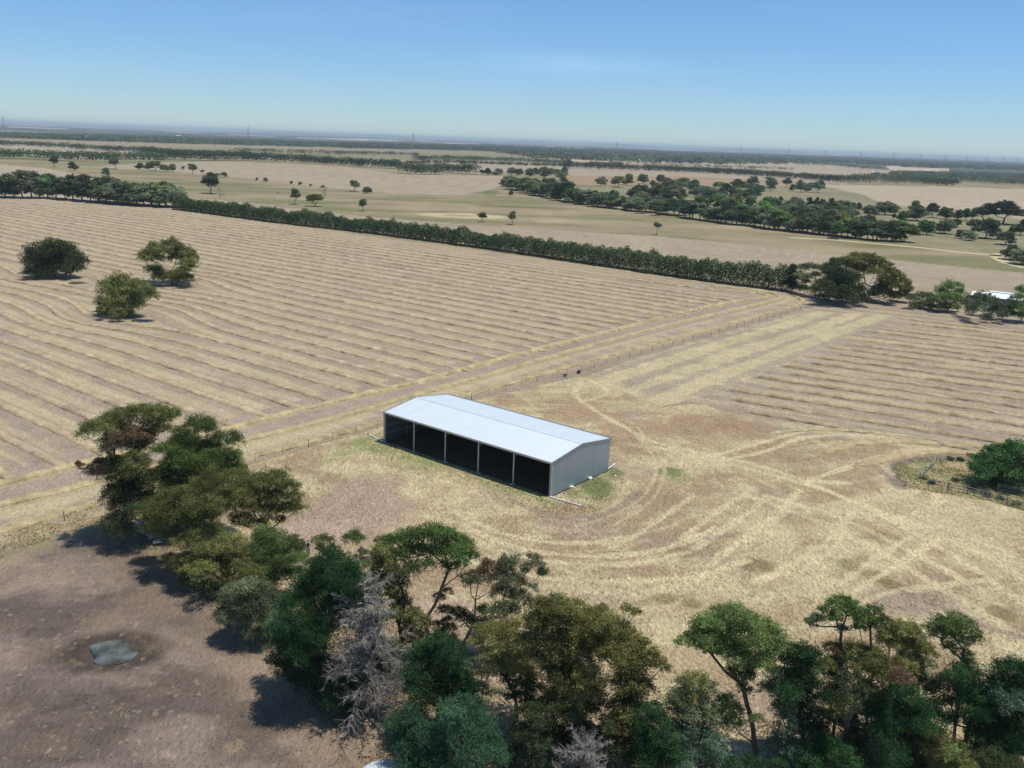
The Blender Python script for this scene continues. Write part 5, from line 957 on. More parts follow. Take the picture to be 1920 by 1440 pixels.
def put(kind, px, py, hpx, label, group=None, wide=1.0, cat='tree', name='tree'):
    """tree of photo height hpx whose foot shows at px, py"""
    global tcount
    x, y = at(px, py); d = math.hypot(x, y, H); s = hpx/F*d/9.4*1.12; wide = wide*1.18
    L_ = PR[kind]; o = link(name, L_[RT.randrange(len(L_))], None, (x, y, 0), RT.random()*6.28); o.scale = (s*wide*RT.uniform(.92, 1.08), s*wide*RT.uniform(.92, 1.08), s*RT.uniform(.94, 1.06))
    tag(o, label, cat, group); tcount += 1; return o
I_ = 'lone trees in the pasture beyond the hedge'
for k, px, py, h, w, lb in [
    ('open', 102, 313, 15, .8, 'thin tree on the green pasture, far left near a tiny bush'), ('round', 138, 320, 14, 1.0, 'dark round lone tree on the green pasture, left of the rest'),
    ('round', 199, 332, 15, .8, 'lone tree lower down on the pasture between two others'), ('open', 217, 317, 17, 1.0, 'taller lone tree on the pasture edge beside the pale field'),
    ('round', 262, 318, 12, 1.1, 'left tree of the cluster on the pale field edge'), ('round', 278, 319, 13, 1.1, 'second tree of the cluster on the pale field edge'), ('open', 292, 320, 15, 1.0, 'reddish middle tree of the cluster on the pale field edge'),
    ('round', 308, 321, 12, 1.2, 'fourth tree of the cluster on the pale field edge'), ('round', 323, 321, 13, 1.0, 'right tree of the cluster on the pale field edge'),
    ('open', 344, 320, 7, .9, 'tiny flat tree just right of the cluster'), ('open', 361, 326, 16, .8, 'slender lone tree with a clear stem, right of the cluster'), ('open', 380, 326, 7, .9, 'tiny tree in the line, first after the slender one'),
    ('round', 393, 328, 5, 1.3, 'low dark bush in the tree line, third from its left end'), ('round', 408, 330, 6, 1.3, 'low dark bush next to the larger round tree'), ('round', 420, 332, 9, 1.2, 'larger round dark tree in the line of small ones'),
    ('round', 482, 338, 5, 1.0, 'small bush left of the round middle tree in the pasture line'), ('round', 498, 341, 8, 1.0, 'round middle tree in the pasture line'), ('round', 546, 345, 5, 1.2, 'small bush, first past the middle of the pasture line'),
    ('round', 563, 347, 6, 1.2, 'small dark round bush beside two others in the pasture line'), ('round', 582, 349, 4, 1.4, 'flattest dark bush in the pasture line'), ('round', 606, 352, 5, 1.3, 'last dark bush of the line beside bare snags'),
    ('open', 395, 363, 29, .95, 'tall pale green lone tree with a long stem above the hedge'), ('tall', 553, 383, 24, .85, 'slim upright lone tree above the hedge'), ('open', 591, 387, 22, 1.0, 'dark wide lone tree beside the slim upright one'),
    ('open', 664, 359, 19, .9, 'open-crowned lone tree on the edge of the pale far field'), ('round', 689, 363, 14, .95, 'smaller lone tree just right of the open-crowned one'), ('tall', 681, 396, 18, .9, 'small leaning lone tree close behind the hedge'),
    ('open', 904, 416, 17, .8, 'slender tree standing in the pale oval patch'), ('tall', 961, 421, 21, .85, 'dark lone tree right of the pale oval patch'), ('tall', 1231, 440, 19, .85, 'dark lone tree far right on the open pasture'),
    ('round', 957, 366, 9, 1.1, 'small dark bush at the corner of the pale far field'), ('round', 944, 350, 5, .8, 'tiny bush at the left tip of the creek woodland'),
    ('open', 1202, 400, 20, 1.0, 'grey tree standing forward of the creek woodland, left of two'), ('open', 1235, 404, 20, 1.0, 'grey tree standing forward of the creek woodland, right of two'), ('tall', 1569, 448, 24, 1.0, 'grey tree standing forward beside the gravel track')]:
    put(k, px, py, h, lb, I_, w)
W_ = 'park-like trees on the green ground right of the creek woodland'
for k, px, py, h, w, lb in [
    ('round', 1737, 440, 24, 1.1, 'grey-brown round tree right of the creek woodland end'), ('round', 1770, 438, 27, 1.15, 'broad green tree with a short stem next to the grey-brown round one'), ('dark', 1793, 427, 16, .9, 'small dark conifer just behind the broad green tree'),
    ('round', 1802, 447, 15, 1.1, 'left of two low grey bushes near the gravel track'), ('round', 1817, 451, 17, 1.15, 'right of two low grey bushes near the gravel track'), ('round', 1848, 447, 31, 1.3, 'largest bright green round tree near the right edge'),
    ('open', 1823, 433, 18, .9, 'small olive tree behind the largest bright round one'), ('round', 1885, 459, 22, 1.2, 'dark round bush-like tree above the gravel loop'), ('dark', 1913, 441, 22, .9, 'conifer at the right edge above the gravel'),
    ('round', 1900, 438, 12, 1.0, 'low green bush left of the right-edge conifer'), ('round', 1893, 487, 26, 1.1, 'reddish-green tree inside the gravel loop'), ('round', 1915, 496, 30, 1.1, 'dark tree at the right edge inside the gravel loop'),
    ('open', 1842, 418, 26, 1.3, 'pale grey spreading tree at the edge of the big dry field, left of two'), ('open', 1880, 420, 30, 1.5, 'pale grey spreading tree at the edge of the big dry field, right of two'),
    ('dark', 1822, 413, 16, .8, 'dark conifer right of a small group by the dry field'), ('dark', 1810, 414, 18, .8, 'dark conifer left of another by the dry field'), ('round', 1797, 412, 16, 1.1, 'purplish tree beside the two dark conifers'),
    ('round', 1775, 411, 20, 1.2, 'grey round tree near the dry field edge'), ('open', 1749, 408, 20, 1.0, 'dark tree right of a gap at the dry field edge'), ('round', 1718, 414, 27, 1.3, 'big green tree with a shadowed foot in mid parkland'),
    ('tall', 1716, 396, 15, 1.1, 'tree poking up behind the big green parkland tree'), ('round', 1690, 415, 17, 1.1, 'grey bush left of the big green parkland tree'), ('dark', 1676, 411, 9, .7, 'tiny pointed conifer in the parkland'),
    ('round', 1660, 403, 24, 1.35, 'wide green tree at the upper parkland edge'), ('round', 1630, 406, 21, 1.0, 'pale reddish tree in the upper parkland'), ('dark', 1609, 396, 12, .9, 'right one of two small dark conifers'), ('dark', 1599, 394, 14, .9, 'left one of two small dark conifers'),
    ('open', 1582, 404, 24, 1.2, 'tall dark green parkland tree with a broad head'), ('round', 1552, 402, 16, 1.0, 'grey tree in front of the conifer row')]:
    put(k, px, py, h, lb, W_, w)
for i, px in enumerate([1452, 1462, 1488, 1492, 1517, 1524, 1531, 1540, 1548, 1558]): put('dark', px, 388+i*.5, 15+3*math.sin(i*2.2), 'narrow dark conifer at the top of the parkland, %s in its row from the left' % ORD[i], 'conifers in a row at the top of the parkland', .55)
# creek woodland: dense front line and looser trees behind
RW = random.Random(4); CW = 'trees of the creek woodland'
front = [(952, 352), (975, 360), (1000, 366), (1030, 373), (1060, 380), (1100, 386), (1140, 391), (1180, 396), (1220, 400), (1260, 404), (1300, 411), (1340, 417), (1380, 422), (1420, 427), (1460, 432), (1500, 437), (1540, 441), (1580, 446), (1620, 449), (1660, 453), (1696, 455)]
FL = resample(np.array(front), 9.0)
for i, (px, py) in enumerate(FL):
    near = px/1700; h = 18+11*near+RW.uniform(-4, 5); put(RW.choice(['round', 'round', 'open', 'tall', 'dark'] if px > 1250 else ['round', 'round', 'round', 'dark']), px+RW.uniform(-3, 3), py-1+RW.uniform(-2, 1), h, 'leafy tree in the front row of the creek woodland along the pasture edge', 'front row of the creek woodland', 1.15)
def scatter(P, n, hr, kinds, label, group, mind=11, wide=1.1):
    P = np.array(P, float); x0, y0 = P.min(0); x1, y1 = P.max(0); pts = []; tr = 0
    while len(pts) < n and tr < 6000:
        tr += 1; x = RW.uniform(x0, x1); y = RW.uniform(y0, y1)
        if not inpoly(np.array([x]), np.array([y]), P)[0]: continue
        if any(abs(x-a)/mind+abs(y-b)/(mind*.42) < 1 for a, b in pts): continue
        pts.append((x, y)); t = (y-340)/110; put(RW.choice(kinds), x, y, hr[0]+(hr[1]-hr[0])*min(1, max(0, t))+RW.uniform(-3, 3), label, group, wide)
scatter([(970, 352), (1040, 360), (1150, 380), (1300, 395), (1420, 415), (1600, 440), (1640, 440), (1560, 405), (1440, 392), (1330, 372), (1200, 362), (1180, 380), (1090, 372), (1040, 362)], 72, (18, 28), ['round', 'round', 'open', 'tall'], 'leafy tree in the depth of the creek woodland behind its front row', CW)
scatter([(1105, 340), (1180, 338), (1240, 340), (1330, 352), (1420, 364), (1440, 376), (1380, 378), (1280, 370), (1180, 352), (1110, 350)], 40, (15, 21), ['round', 'open', 'dark'], 'grey-green tree in the clump north of the creek woodland', 'trees in the clump beyond the creek woodland', 10)
scatter([(1400, 345), (1470, 347), (1545, 357), (1545, 362), (1450, 362), (1400, 355)], 16, (13, 17), ['round', 'open'], 'grey-green tree in the tongue of woods reaching the big dry field', 'trees of the tongue of woods by the dry field', 9)
scatter([(1040, 318), (1070, 312), (1070, 330), (1062, 346), (1050, 348), (1045, 335)], 10, (12, 16), ['open', 'round'], 'pale tree in the narrow line running up from the creek', 'trees of the narrow line above the creek', 7)
scatter([(957, 326), (1035, 325), (1038, 333), (1000, 334), (958, 330)], 13, (11, 13), ['round'], 'green tree in the oval grove on the far field edge', 'trees of the oval grove', 7)
scatter([(903, 325), (938, 327), (938, 330), (905, 328)], 5, (11, 12), ['round'], 'green tree in the small grove left of the oval grove', 'trees of the small grove', 7)
scatter([(1020, 346), (1050, 342), (1050, 347), (1022, 350)], 3, (11, 13), ['round'], 'dark tree in the tiny group between grove and creek woodland', 'trees of the tiny group', 9)
# tall belt at the left end of the hedge
LB = 'tall trees at the left end of the hedge'
xs = [-60, -30, -8, 10, 26, 42, 58, 74, 90, 106, 122, 138, 154, 170, 186, 200, 214, 228, 242, 256, 270, 284, 298, 312]
for i, px in enumerate(xs):
    put(RW.choice(['open', 'round', 'round', 'tall']) if px < 180 else 'round', px, (371+max(0, px-80)*.075)+RW.uniform(-1.5, .5), 36+RW.uniform(-4, 3)+(4 if px > 180 else 0), 'dark tall tree in the belt left of the hedge, %s from the left' % ORD[i], LB, 1.05 if px < 180 else 1.25)
put('open', 333, 389, 24, 'lower flat-topped tree where the left belt meets the hedge', None, 1.2)
# dead snags in the pasture
for i, (px, py, tx_, ty_, sp) in enumerate([(413, 370, 412, 352, 3.2), (610, 369, 610, 350, 3.0), (600, 355, 601, 347, 1.0), (521, 363, 522, 359, .8), (587, 383, 584, 366, 1.6)]):
    dead_tree('dead_tree', (px, py), (tx_, ty_), sp*1.5, ['bare grey dead tree with forked limbs above the hedge', 'bare dead snag right of the dark wide lone tree', 'thin dead stick tree by the last dark bush of the line', 'small broken dead stump in the pasture', 'bare dead branches behind the dark wide lone tree'][i], 300+i, 9, 1.3, r0=.3)
# ------------------------------------------------------------------ the long hedge
def hedge():
    rg = np.random.default_rng(77); A = resample(np.array(poly([(322, 392), (330, 393.5), (500, 416), (700, 439), (900, 466), (1100, 495), (1300, 525), (1478, 548)])), .5)
    seg = np.r_[0, np.cumsum(np.hypot(*np.diff(A, axis=0).T))]; Lh = seg[-1]; n = 150000; s = rg.random(n)*Lh; T = np.gradient(A, axis=0); T /= np.hypot(*T.T)[:, None]
    cx = np.interp(s, seg, A[:, 0]); cy = np.interp(s, seg, A[:, 1]); tx = np.interp(s, seg, T[:, 0]); ty = np.interp(s, seg, T[:, 1])
    hh = 5.6+1.1*fbm(s/60, s*0, 2, 5)+1.9*(vn(s/2.4, s*0+3)-.3)+1.6*(vn(s/6.5, s*0+9)-.4); ww = 2.9+1.4*(vn(s/2.9, s*0+7)-.3)+.6*vn(s/9, s*0+8)
    a = rg.random(n)*math.pi; rr = (rg.random(n))**.25
    lat = np.cos(a)*rr; up = np.sin(a)**.75*rr
    lump = 1+.35*(fbm(s/1.1, a*1.6, 2, 33)-.5)
    x = cx-ty*(lat*ww*lump+2.6); y = cy+tx*(lat*ww*lump+2.6); z = up*hh*lump
    P = np.stack([x, y, z+.1], -1); nn = np.stack([-ty*lat, tx*lat, up], -1); V, Fq = quads(P, .52, rg, .6, .4, nn)
    t = vn(s/3.1, s*0+40)[:, None]; base = np.array((.060, .118, .036))*(1-t)+np.array((.082, .128, .050))*t
    lc = np.repeat(base*(1+.25*rg.normal(size=(n, 1))).clip(.5, 1.7), 4, 0)
    V = V-np.array((A[0][0], A[0][1], 0)); o = link('hedge', new_mesh('hedge', V, Fq, M_hedge, lc), None, (A[0][0], A[0][1], 0)); tag(o, 'long dense dark green hedge dividing the mown paddock from the pasture', 'hedge')
hedge()
# ------------------------------------------------------------------ far-off woods reading as masses
def belt(base, top, h, n, tones, label, sz=1.6, name='woodland', zf=.95, leafn=34, rmul=1.0):
    """crowns filled in between the front foot line and the back top line"""
    rg = np.random.default_rng(len(label)*7+int(base[0][1])); base = np.array(base, float); top = np.array(top, float); n = int(n*(2.0 if n < 1000 else 1.0)); h = h*1.12
    x = base[0, 0]+rg.random(n)*(base[-1, 0]-base[0, 0]); yb = np.interp(x, base[:, 0], base[:, 1]); yt = np.interp(x, top[:, 0], top[:, 1])
    fx, fy = at(x, yb-.0); bx, by = at(x, yt, h*zf); fd = np.hypot(fx, fy); bd = np.maximum(np.hypot(bx, by), fd+4); bd = np.where(bd > 3.2*fd, 3.2*fd, bd); bd = np.where(np.isfinite(bd), bd, fd+10)
    t = rg.random(n)**1.25; d = fd+(bd-fd)*t; ux = fx/fd; uy = fy/fd; cx = ux*d; cy = uy*d; hh = h*(.7+.45*rg.random(n)); rad = hh*(.52+.25*rg.random(n))*rmul
    k = leafn; e = rg.normal(size=(n, k, 3)); e /= np.linalg.norm(e, axis=2)[:, :, None]; e[:, :, 2] = np.abs(e[:, :, 2])*np.where(rg.random((n, k)) < .8, 1, -1)
    P = np.stack([cx, cy, hh*.55], -1)[:, None]+e*np.stack([rad, rad, hh*.42], -1)[:, None]*(.8+.2*rg.random((n, k, 1))); fz = (bd/901*1.2).mean()
    V, Fq = quads(P.reshape(-1, 3), max(sz, 1), rg, .7, .4, e.reshape(-1, 3)); tn = .8*np.array([TONES[q] for q in tones])[rg.integers(0, len(tones), n)]*(1+.2*rg.normal(size=(n, 1))).clip(.6, 1.5)
    lc = np.repeat(np.repeat(tn, k, 0)*(1+.22*rg.normal(size=(n*k, 1))).clip(.5, 1.6), 4, 0)
    return tag(link(name, new_mesh(name, V, Fq, M_far, lc)), label, 'woodland', None, 'stuff')
belt([(-250, 292), (0, 297), (36, 297), (80, 299), (125, 302), (180, 302), (310, 303)], [(-250, 278), (0, 283), (60, 285), (100, 287), (200, 288), (310, 290)], 10.5, 260, ['farg', 'green', 'dark'], 'belt of round dark trees behind the pasture on the left')
belt([(-250, 270), (0, 274), (60, 275), (120, 279), (180, 284), (300, 289)], [(-250, 260), (0, 265), (50, 264), (110, 269), (180, 275), (300, 283)], 10, 230, ['farg', 'dark'], 'thin upper belt of trees across the dry field on the left')
belt([(265, 291), (320, 300), (400, 302), (470, 301)], [(265, 280), (330, 279), (400, 282), (470, 284)], 13, 160, ['pine', 'dark', 'dark'], 'block of nearly black trees behind the pasture, centre left', 1.7)
belt([(460, 301), (520, 303), (640, 311), (700, 314), (755, 317)], [(460, 291), (520, 292), (640, 298), (700, 299), (755, 306)], 11, 210, ['dark', 'farg', 'pine'], 'dark tree belt along the top of the pale far field')
belt([(752, 325), (790, 327), (826, 327)], [(752, 310), (790, 311), (826, 312)], 12, 55, ['dark', 'farg'], 'dark block of trees jutting into the pale far field')
belt([(826, 323), (860, 325), (893, 326)], [(826, 309), (860, 311), (893, 316)], 11, 45, ['dark', 'farg'], 'dark hedge-like block right of the jutting trees')
belt([(635, 290), (720, 291), (786, 293)], [(635, 284), (720, 285), (786, 287)], 8, 60, ['farg', 'grey'], 'scattered pale trees on the far green field')
belt([(440, 286), (520, 288), (640, 291)], [(440, 279), (520, 280), (640, 284)], 9, 60, ['farg', 'grey'], 'scattered trees on the far green field, centre left')
belt([(775, 302), (840, 303), (940, 306), (1065, 311)], [(775, 294), (840, 290), (860, 291), (940, 294), (1065, 299)], 10, 230, ['farg', 'dark', 'green'], 'line of mixed trees across the far centre', 1.5)
belt([(760, 308), (845, 306), (950, 310), (1065, 313)], [(760, 305), (845, 304), (950, 307), (1065, 310)], 5, 130, ['dark'], 'low dark roadside hedge in the far centre', 1.3)
belt([(1062, 314), (1130, 318), (1240, 322), (1330, 326), (1400, 330), (1580, 343), (1700, 346), (1795, 349)], [(1062, 309), (1130, 312), (1240, 316), (1330, 320), (1400, 321), (1500, 328), (1580, 328), (1640, 322), (1700, 326), (1795, 336)], 10, 620, ['dark', 'farg', 'farg'], 'dark tree belt above the big dry field on the right', 1.6)
belt([(1105, 312), (1165, 313)], [(1105, 303), (1165, 305)], 9, 40, ['farg', 'dark'], 'trees round the distant white house, far centre')
belt([(1175, 309), (1240, 312), (1330, 315), (1420, 318), (1490, 321)], [(1175, 305), (1240, 307), (1330, 309), (1420, 311), (1490, 314)], 7, 46, ['farg', 'grey', 'olive'], 'scattered trees on the far dry paddock, right of centre')
belt([(1500, 311), (1560, 314), (1620, 321), (1650, 323)], [(1500, 303), (1560, 304), (1620, 307), (1650, 309)], 11, 42, ['pine', 'dark'], 'clumps of nearly black trees on the far pale hill')
belt([(1670, 335), (1760, 338), (1860, 347), (1960, 352), (2100, 360)], [(1670, 318), (1760, 320), (1860, 322), (1960, 326), (2100, 334)], 10, 420, ['farg', 'dark', 'grey'], 'mixed woods beyond the dry field at the right', 1.7)
belt([(0, 259), (130, 263), (300, 269), (420, 272), (640, 277)], [(0, 247), (130, 250), (300, 254), (420, 258), (640, 266)], 9, 1900, ['farg', 'dark'], 'far woods with scattered white roofs on the left', 4.5, leafn=26, rmul=1.8)
belt([(640, 278), (750, 279), (860, 281), (930, 285), (1000, 297), (1100, 302), (1250, 306), (1350, 309), (1480, 308), (1560, 306), (1700, 314), (1960, 322)], [(640, 266), (750, 268), (900, 270), (1000, 274), (1200, 280), (1400, 285), (1600, 291), (1960, 304)], 10.5, 5200, ['farg', 'grey', 'dark'], 'wide grey-green forest below the horizon', 6.0, leafn=26, rmul=2.2)
# distant roofs
RB_ = random.Random(8)
def house(px, py, w, d, h, tone, label, rz=0):
    x, y = at(px, py); o = empty('farm_building', (x, y, 0), rz); tag(o, label, 'farm building', 'distant farm buildings')
    m = MB(); m.box((0, 0, h/2), (w, d, h)); m.build('wall', tone, o)
    m = MB(); m.add([(-w/2-.5, -d/2-.5, h), (w/2+.5, -d/2-.5, h), (w/2+.5, d/2+.5, h), (-w/2-.5, d/2+.5, h), (-w/2-.5, 0, h+d*.22), (w/2+.5, 0, h+d*.22)], [(0, 1, 5, 4), (3, 4, 5, 2), (0, 4, 3), (1, 2, 5), (3, 2, 1, 0)]); m.build('roof', M_wroof, o)
M_wroof = simple('white_roof', (.72, .72, .70), .5, nscale=.5, namp=.05); M_wall = simple('cream_wall', (.5, .47, .40), .8, nscale=.5, namp=.1)
for i, (px, py, w, lb) in enumerate([(51, 254, 26, 'white farm roof among far woods, leftmost'), (106, 255, 22, 'second white farm roof in the far left woods'), (160, 261, 22, 'white roof left of the long glasshouse roofs'), (170, 260, 46, 'long white glasshouse roof in the far left woods'), (195, 261, 26, 'white roof right of the long glasshouse roof'),
        (236, 258, 34, 'bright white roof left of the centre-left black trees'), (286, 259, 24, 'small white roof on the far left field edge'), (395, 263, 26, 'white roof in far woods, centre left'), (335, 256, 24, 'faint white roof high in the far woods, left'), (1146, 303, 12, 'white house among trees, far centre'), (1398, 307, 12, 'white house on the forest edge, right of centre'), (1488, 300, 14, 'pale roof where the forest meets the pale hill'),
        (1640, 326, 14, 'white roof below the nearly black clumps'), (1738, 323, 20, 'low pale roof in the far right woods'), (1880, 316, 22, 'pale roof near the right edge below the horizon')]):
    house(px, py, w, w*.45, 4 if w > 20 else 3.4, M_wall, lb, -.2)
# ------------------------------------------------------------------ power line towers
M_tower = simple('tower_steel', (.36, .38, .40), .6, .3)
def tower_mesh():
    m = MB(); w = [(0, 4.2), (12, 3.2), (24, 2.1), (34, 1.2), (50, .5)]; r = .065
    for (z0, a), (z1, b) in zip(w[:-1], w[1:]):
        for sx, sy in ((1, 1), (1, -1), (-1, -1), (-1, 1)):
            m.bar((sx*a, sy*a, z0), (sx*b, sy*b, z1), r, n=4); nx_, ny_ = (sy, -sx)
            m.bar((sx*a, sy*a, z0), (nx_*b, ny_*b, z1), r*.6, n=3); m.bar((nx_*a, ny_*a, z0), (sx*b, sy*b, z1), r*.6, n=3); m.bar((sx*b, sy*b, z1), (nx_*b, ny_*b, z1), r*.6, n=3)
    a = MB()
    for z, l in ((34, 7.5), (40.5, 6.5), (46, 5.0)):
        for s in (-1, 1): a.bar((0, 0, z+.9), (s*l, 0, z), .09, n=4); a.bar((0, 0, z-.5), (s*l, 0, z), .09, n=4); a.bar((s*l, 0, z), (s*l, 0, z-2.4), .07, n=4)
    return m.mesh('lattice_body', M_tower), a.mesh('cross_arms', M_tower)
TB, TA = tower_mesh(); A0 = np.array(at(12.5, 290)); DL = np.array((.793, .609)); 
TL = ['leftmost, rising over the left belt', 'left of centre, rising behind the nearly black trees', 'faint against the forest left of the oval grove', 'faint above the white house', 'faint above the far dry paddock', 'left of the pale hill', 'over the nearly black clumps', 'right of the nearly black clumps', 'over the pale strip field', 'third from the right group start, over far woods', 'amid the right-hand row over woods', 'sixth from the right edge backwards', 'fifth row member near the right edge', 'next to last before the right edge', 'closest to the right edge']
tpos = []
for i, px in enumerate([12.5, 467, 775, 1156, 1389, 1480, 1548, 1616, 1677, 1728, 1775, 1815, 1852, 1884, 1911]):
    rx, ry, _ = ray(px, 285); d = np.array((float(rx), float(ry))); M2 = np.array([[d[0], -DL[0]], [d[1], -DL[1]]]); s = np.linalg.solve(M2, A0)[0]; p = d*s; tpos.append(p)
    t = empty('transmission_tower', (p[0], p[1], 0), math.atan2(DL[1], DL[0])+math.pi/2); tag(t, 'steel lattice power tower, '+TL[i], 'power tower', 'power line towers')
    link('lattice_body', TB, t); link('cross_arms', TA, t)
# ------------------------------------------------------------------ low hills on the horizon
def hill(px, wpx, h, D_, name='hill'):
    x, y = at(px, 290); k = D_/math.hypot(x, y); cx, cy = x*k, y*k; w = wpx/F*D_; n = 40; th = math.atan2(cy, cx); V = []
    for i in range(n+1):
        for j in range(7):
            a = (i/n-.5)*w; b = (j/6-.5)*w*.4; e = max(0, 1-(2*a/w)**2)*max(0, 1-(2*b/(w*.4))**2)
            z = h*e*(.75+.5*float(fbm(np.array([a/w*5+px]), np.array([b/w*5.]), 3, 2)[0]))-3
            V.append((cx-math.sin(th)*a+math.cos(th)*b, cy+math.cos(th)*a+math.sin(th)*b, z))
    Fq = [(i*7+j, i*7+j+1, (i+1)*7+j+1, (i+1)*7+j) for i in range(n) for j in range(6)]
    tag(link(name, new_mesh(name, V, Fq, M_ground, np.tile(SCRUB*1.6, (len(V), 1)), True)), kind='structure')
hill(720, 150, 75, 30000); hill(1000, 110, 80, 30000); hill(1160, 160, 75, 26000); hill(1420, 260, 60, 24000); hill(560, 200, 55, 26000)
# ------------------------------------------------------------------ debris under the left trees
def sheet(px, py, w, l, rz, tilt, mat, label, name='scrap_sheet'):
    x, y = at(px, py); n = 14; V = []
    for i in range(n+1):
        for j in range(2): V.append(((i/n-.5)*w, (j-.5)*l, .05*math.sin(i*2.4)+.12*math.sin(i/n*3.1)))
    V += [(a, b, c-.02) for a, b, c in V]; m = 2*(n+1); Fq = [(2*i, 2*i+2, 2*i+3, 2*i+1) for i in range(n)]+[(m+2*i+1, m+2*i+3, m+2*i+2, m+2*i) for i in range(n)]
    o = link(name, new_mesh(name, V, Fq, mat, None, True), None, (x, y, .35), rz); o.rotation_euler[0] = tilt; tag(o, label, 'scrap metal', 'scrap under the left trees'); return o
M_blue = simple('faded_blue_steel', (.10, .15, .24), .5, .2, nscale=2, namp=.2); M_whites = simple('old_white_steel', (.40, .42, .45), .5, .1, nscale=2, namp=.15)
sheet(247, 990, 1.0, .6, .3, .5, M_whites, 'bent pale sheet of scrap, leftmost in the pile'); sheet(268, 1001, 1.5, .6, -.7, .4, M_blue, 'faded blue sheet in the middle of the scrap pile'); sheet(284, 1012, 1.2, .5, -1.0, .5, M_whites, 'white sheet leaning at the right of the scrap pile'); sheet(298, 1022, 1.1, .5, .4, .3, M_blue, 'blue sheet half shaded below the white one')
def log(a, b, r, label, mat=None):
    a = Vector((*at(*a), r)); b = Vector((*at(*b), r+.15)); m = MB(); mid = (a+b)/2+Vector((.1, .05, .08)); m.bar(a, mid, r, r*.85, 8); m.bar(mid, b, r*.85, r*.6, 8); m.bar(mid, mid+(b-a).cross(Vector((0, 0, 1))).normalized()*.8+Vector((0, 0, .5)), r*.5, r*.2, 6)
    tag(m.build('fallen_log', mat or M_dead, None, True), label, 'log', 'fallen logs under the left trees')
log((276, 1006), (296, 990), .16, 'pale fallen log crossing the scrap pile'); log((292, 997), (305, 1001), .12, 'short pale log right of the scrap pile'); log((330, 1048), (362, 1060), .14, 'grey log lying at the edge of the bare paddock')
M_tarp = simple('pale_blue_tarp', (.45, .55, .66), .5, nscale=3, namp=.15)
for px, py, lb in ((1778, 1352, 'pale blue scrap sheet glimpsed between the right-hand pines'), (1828, 1404, 'white scrap sheet in the gap low between the right-hand pines')):
    o = sheet(px, py, .9, .6, .5, .4, M_tarp if py < 1380 else M_whites, lb)
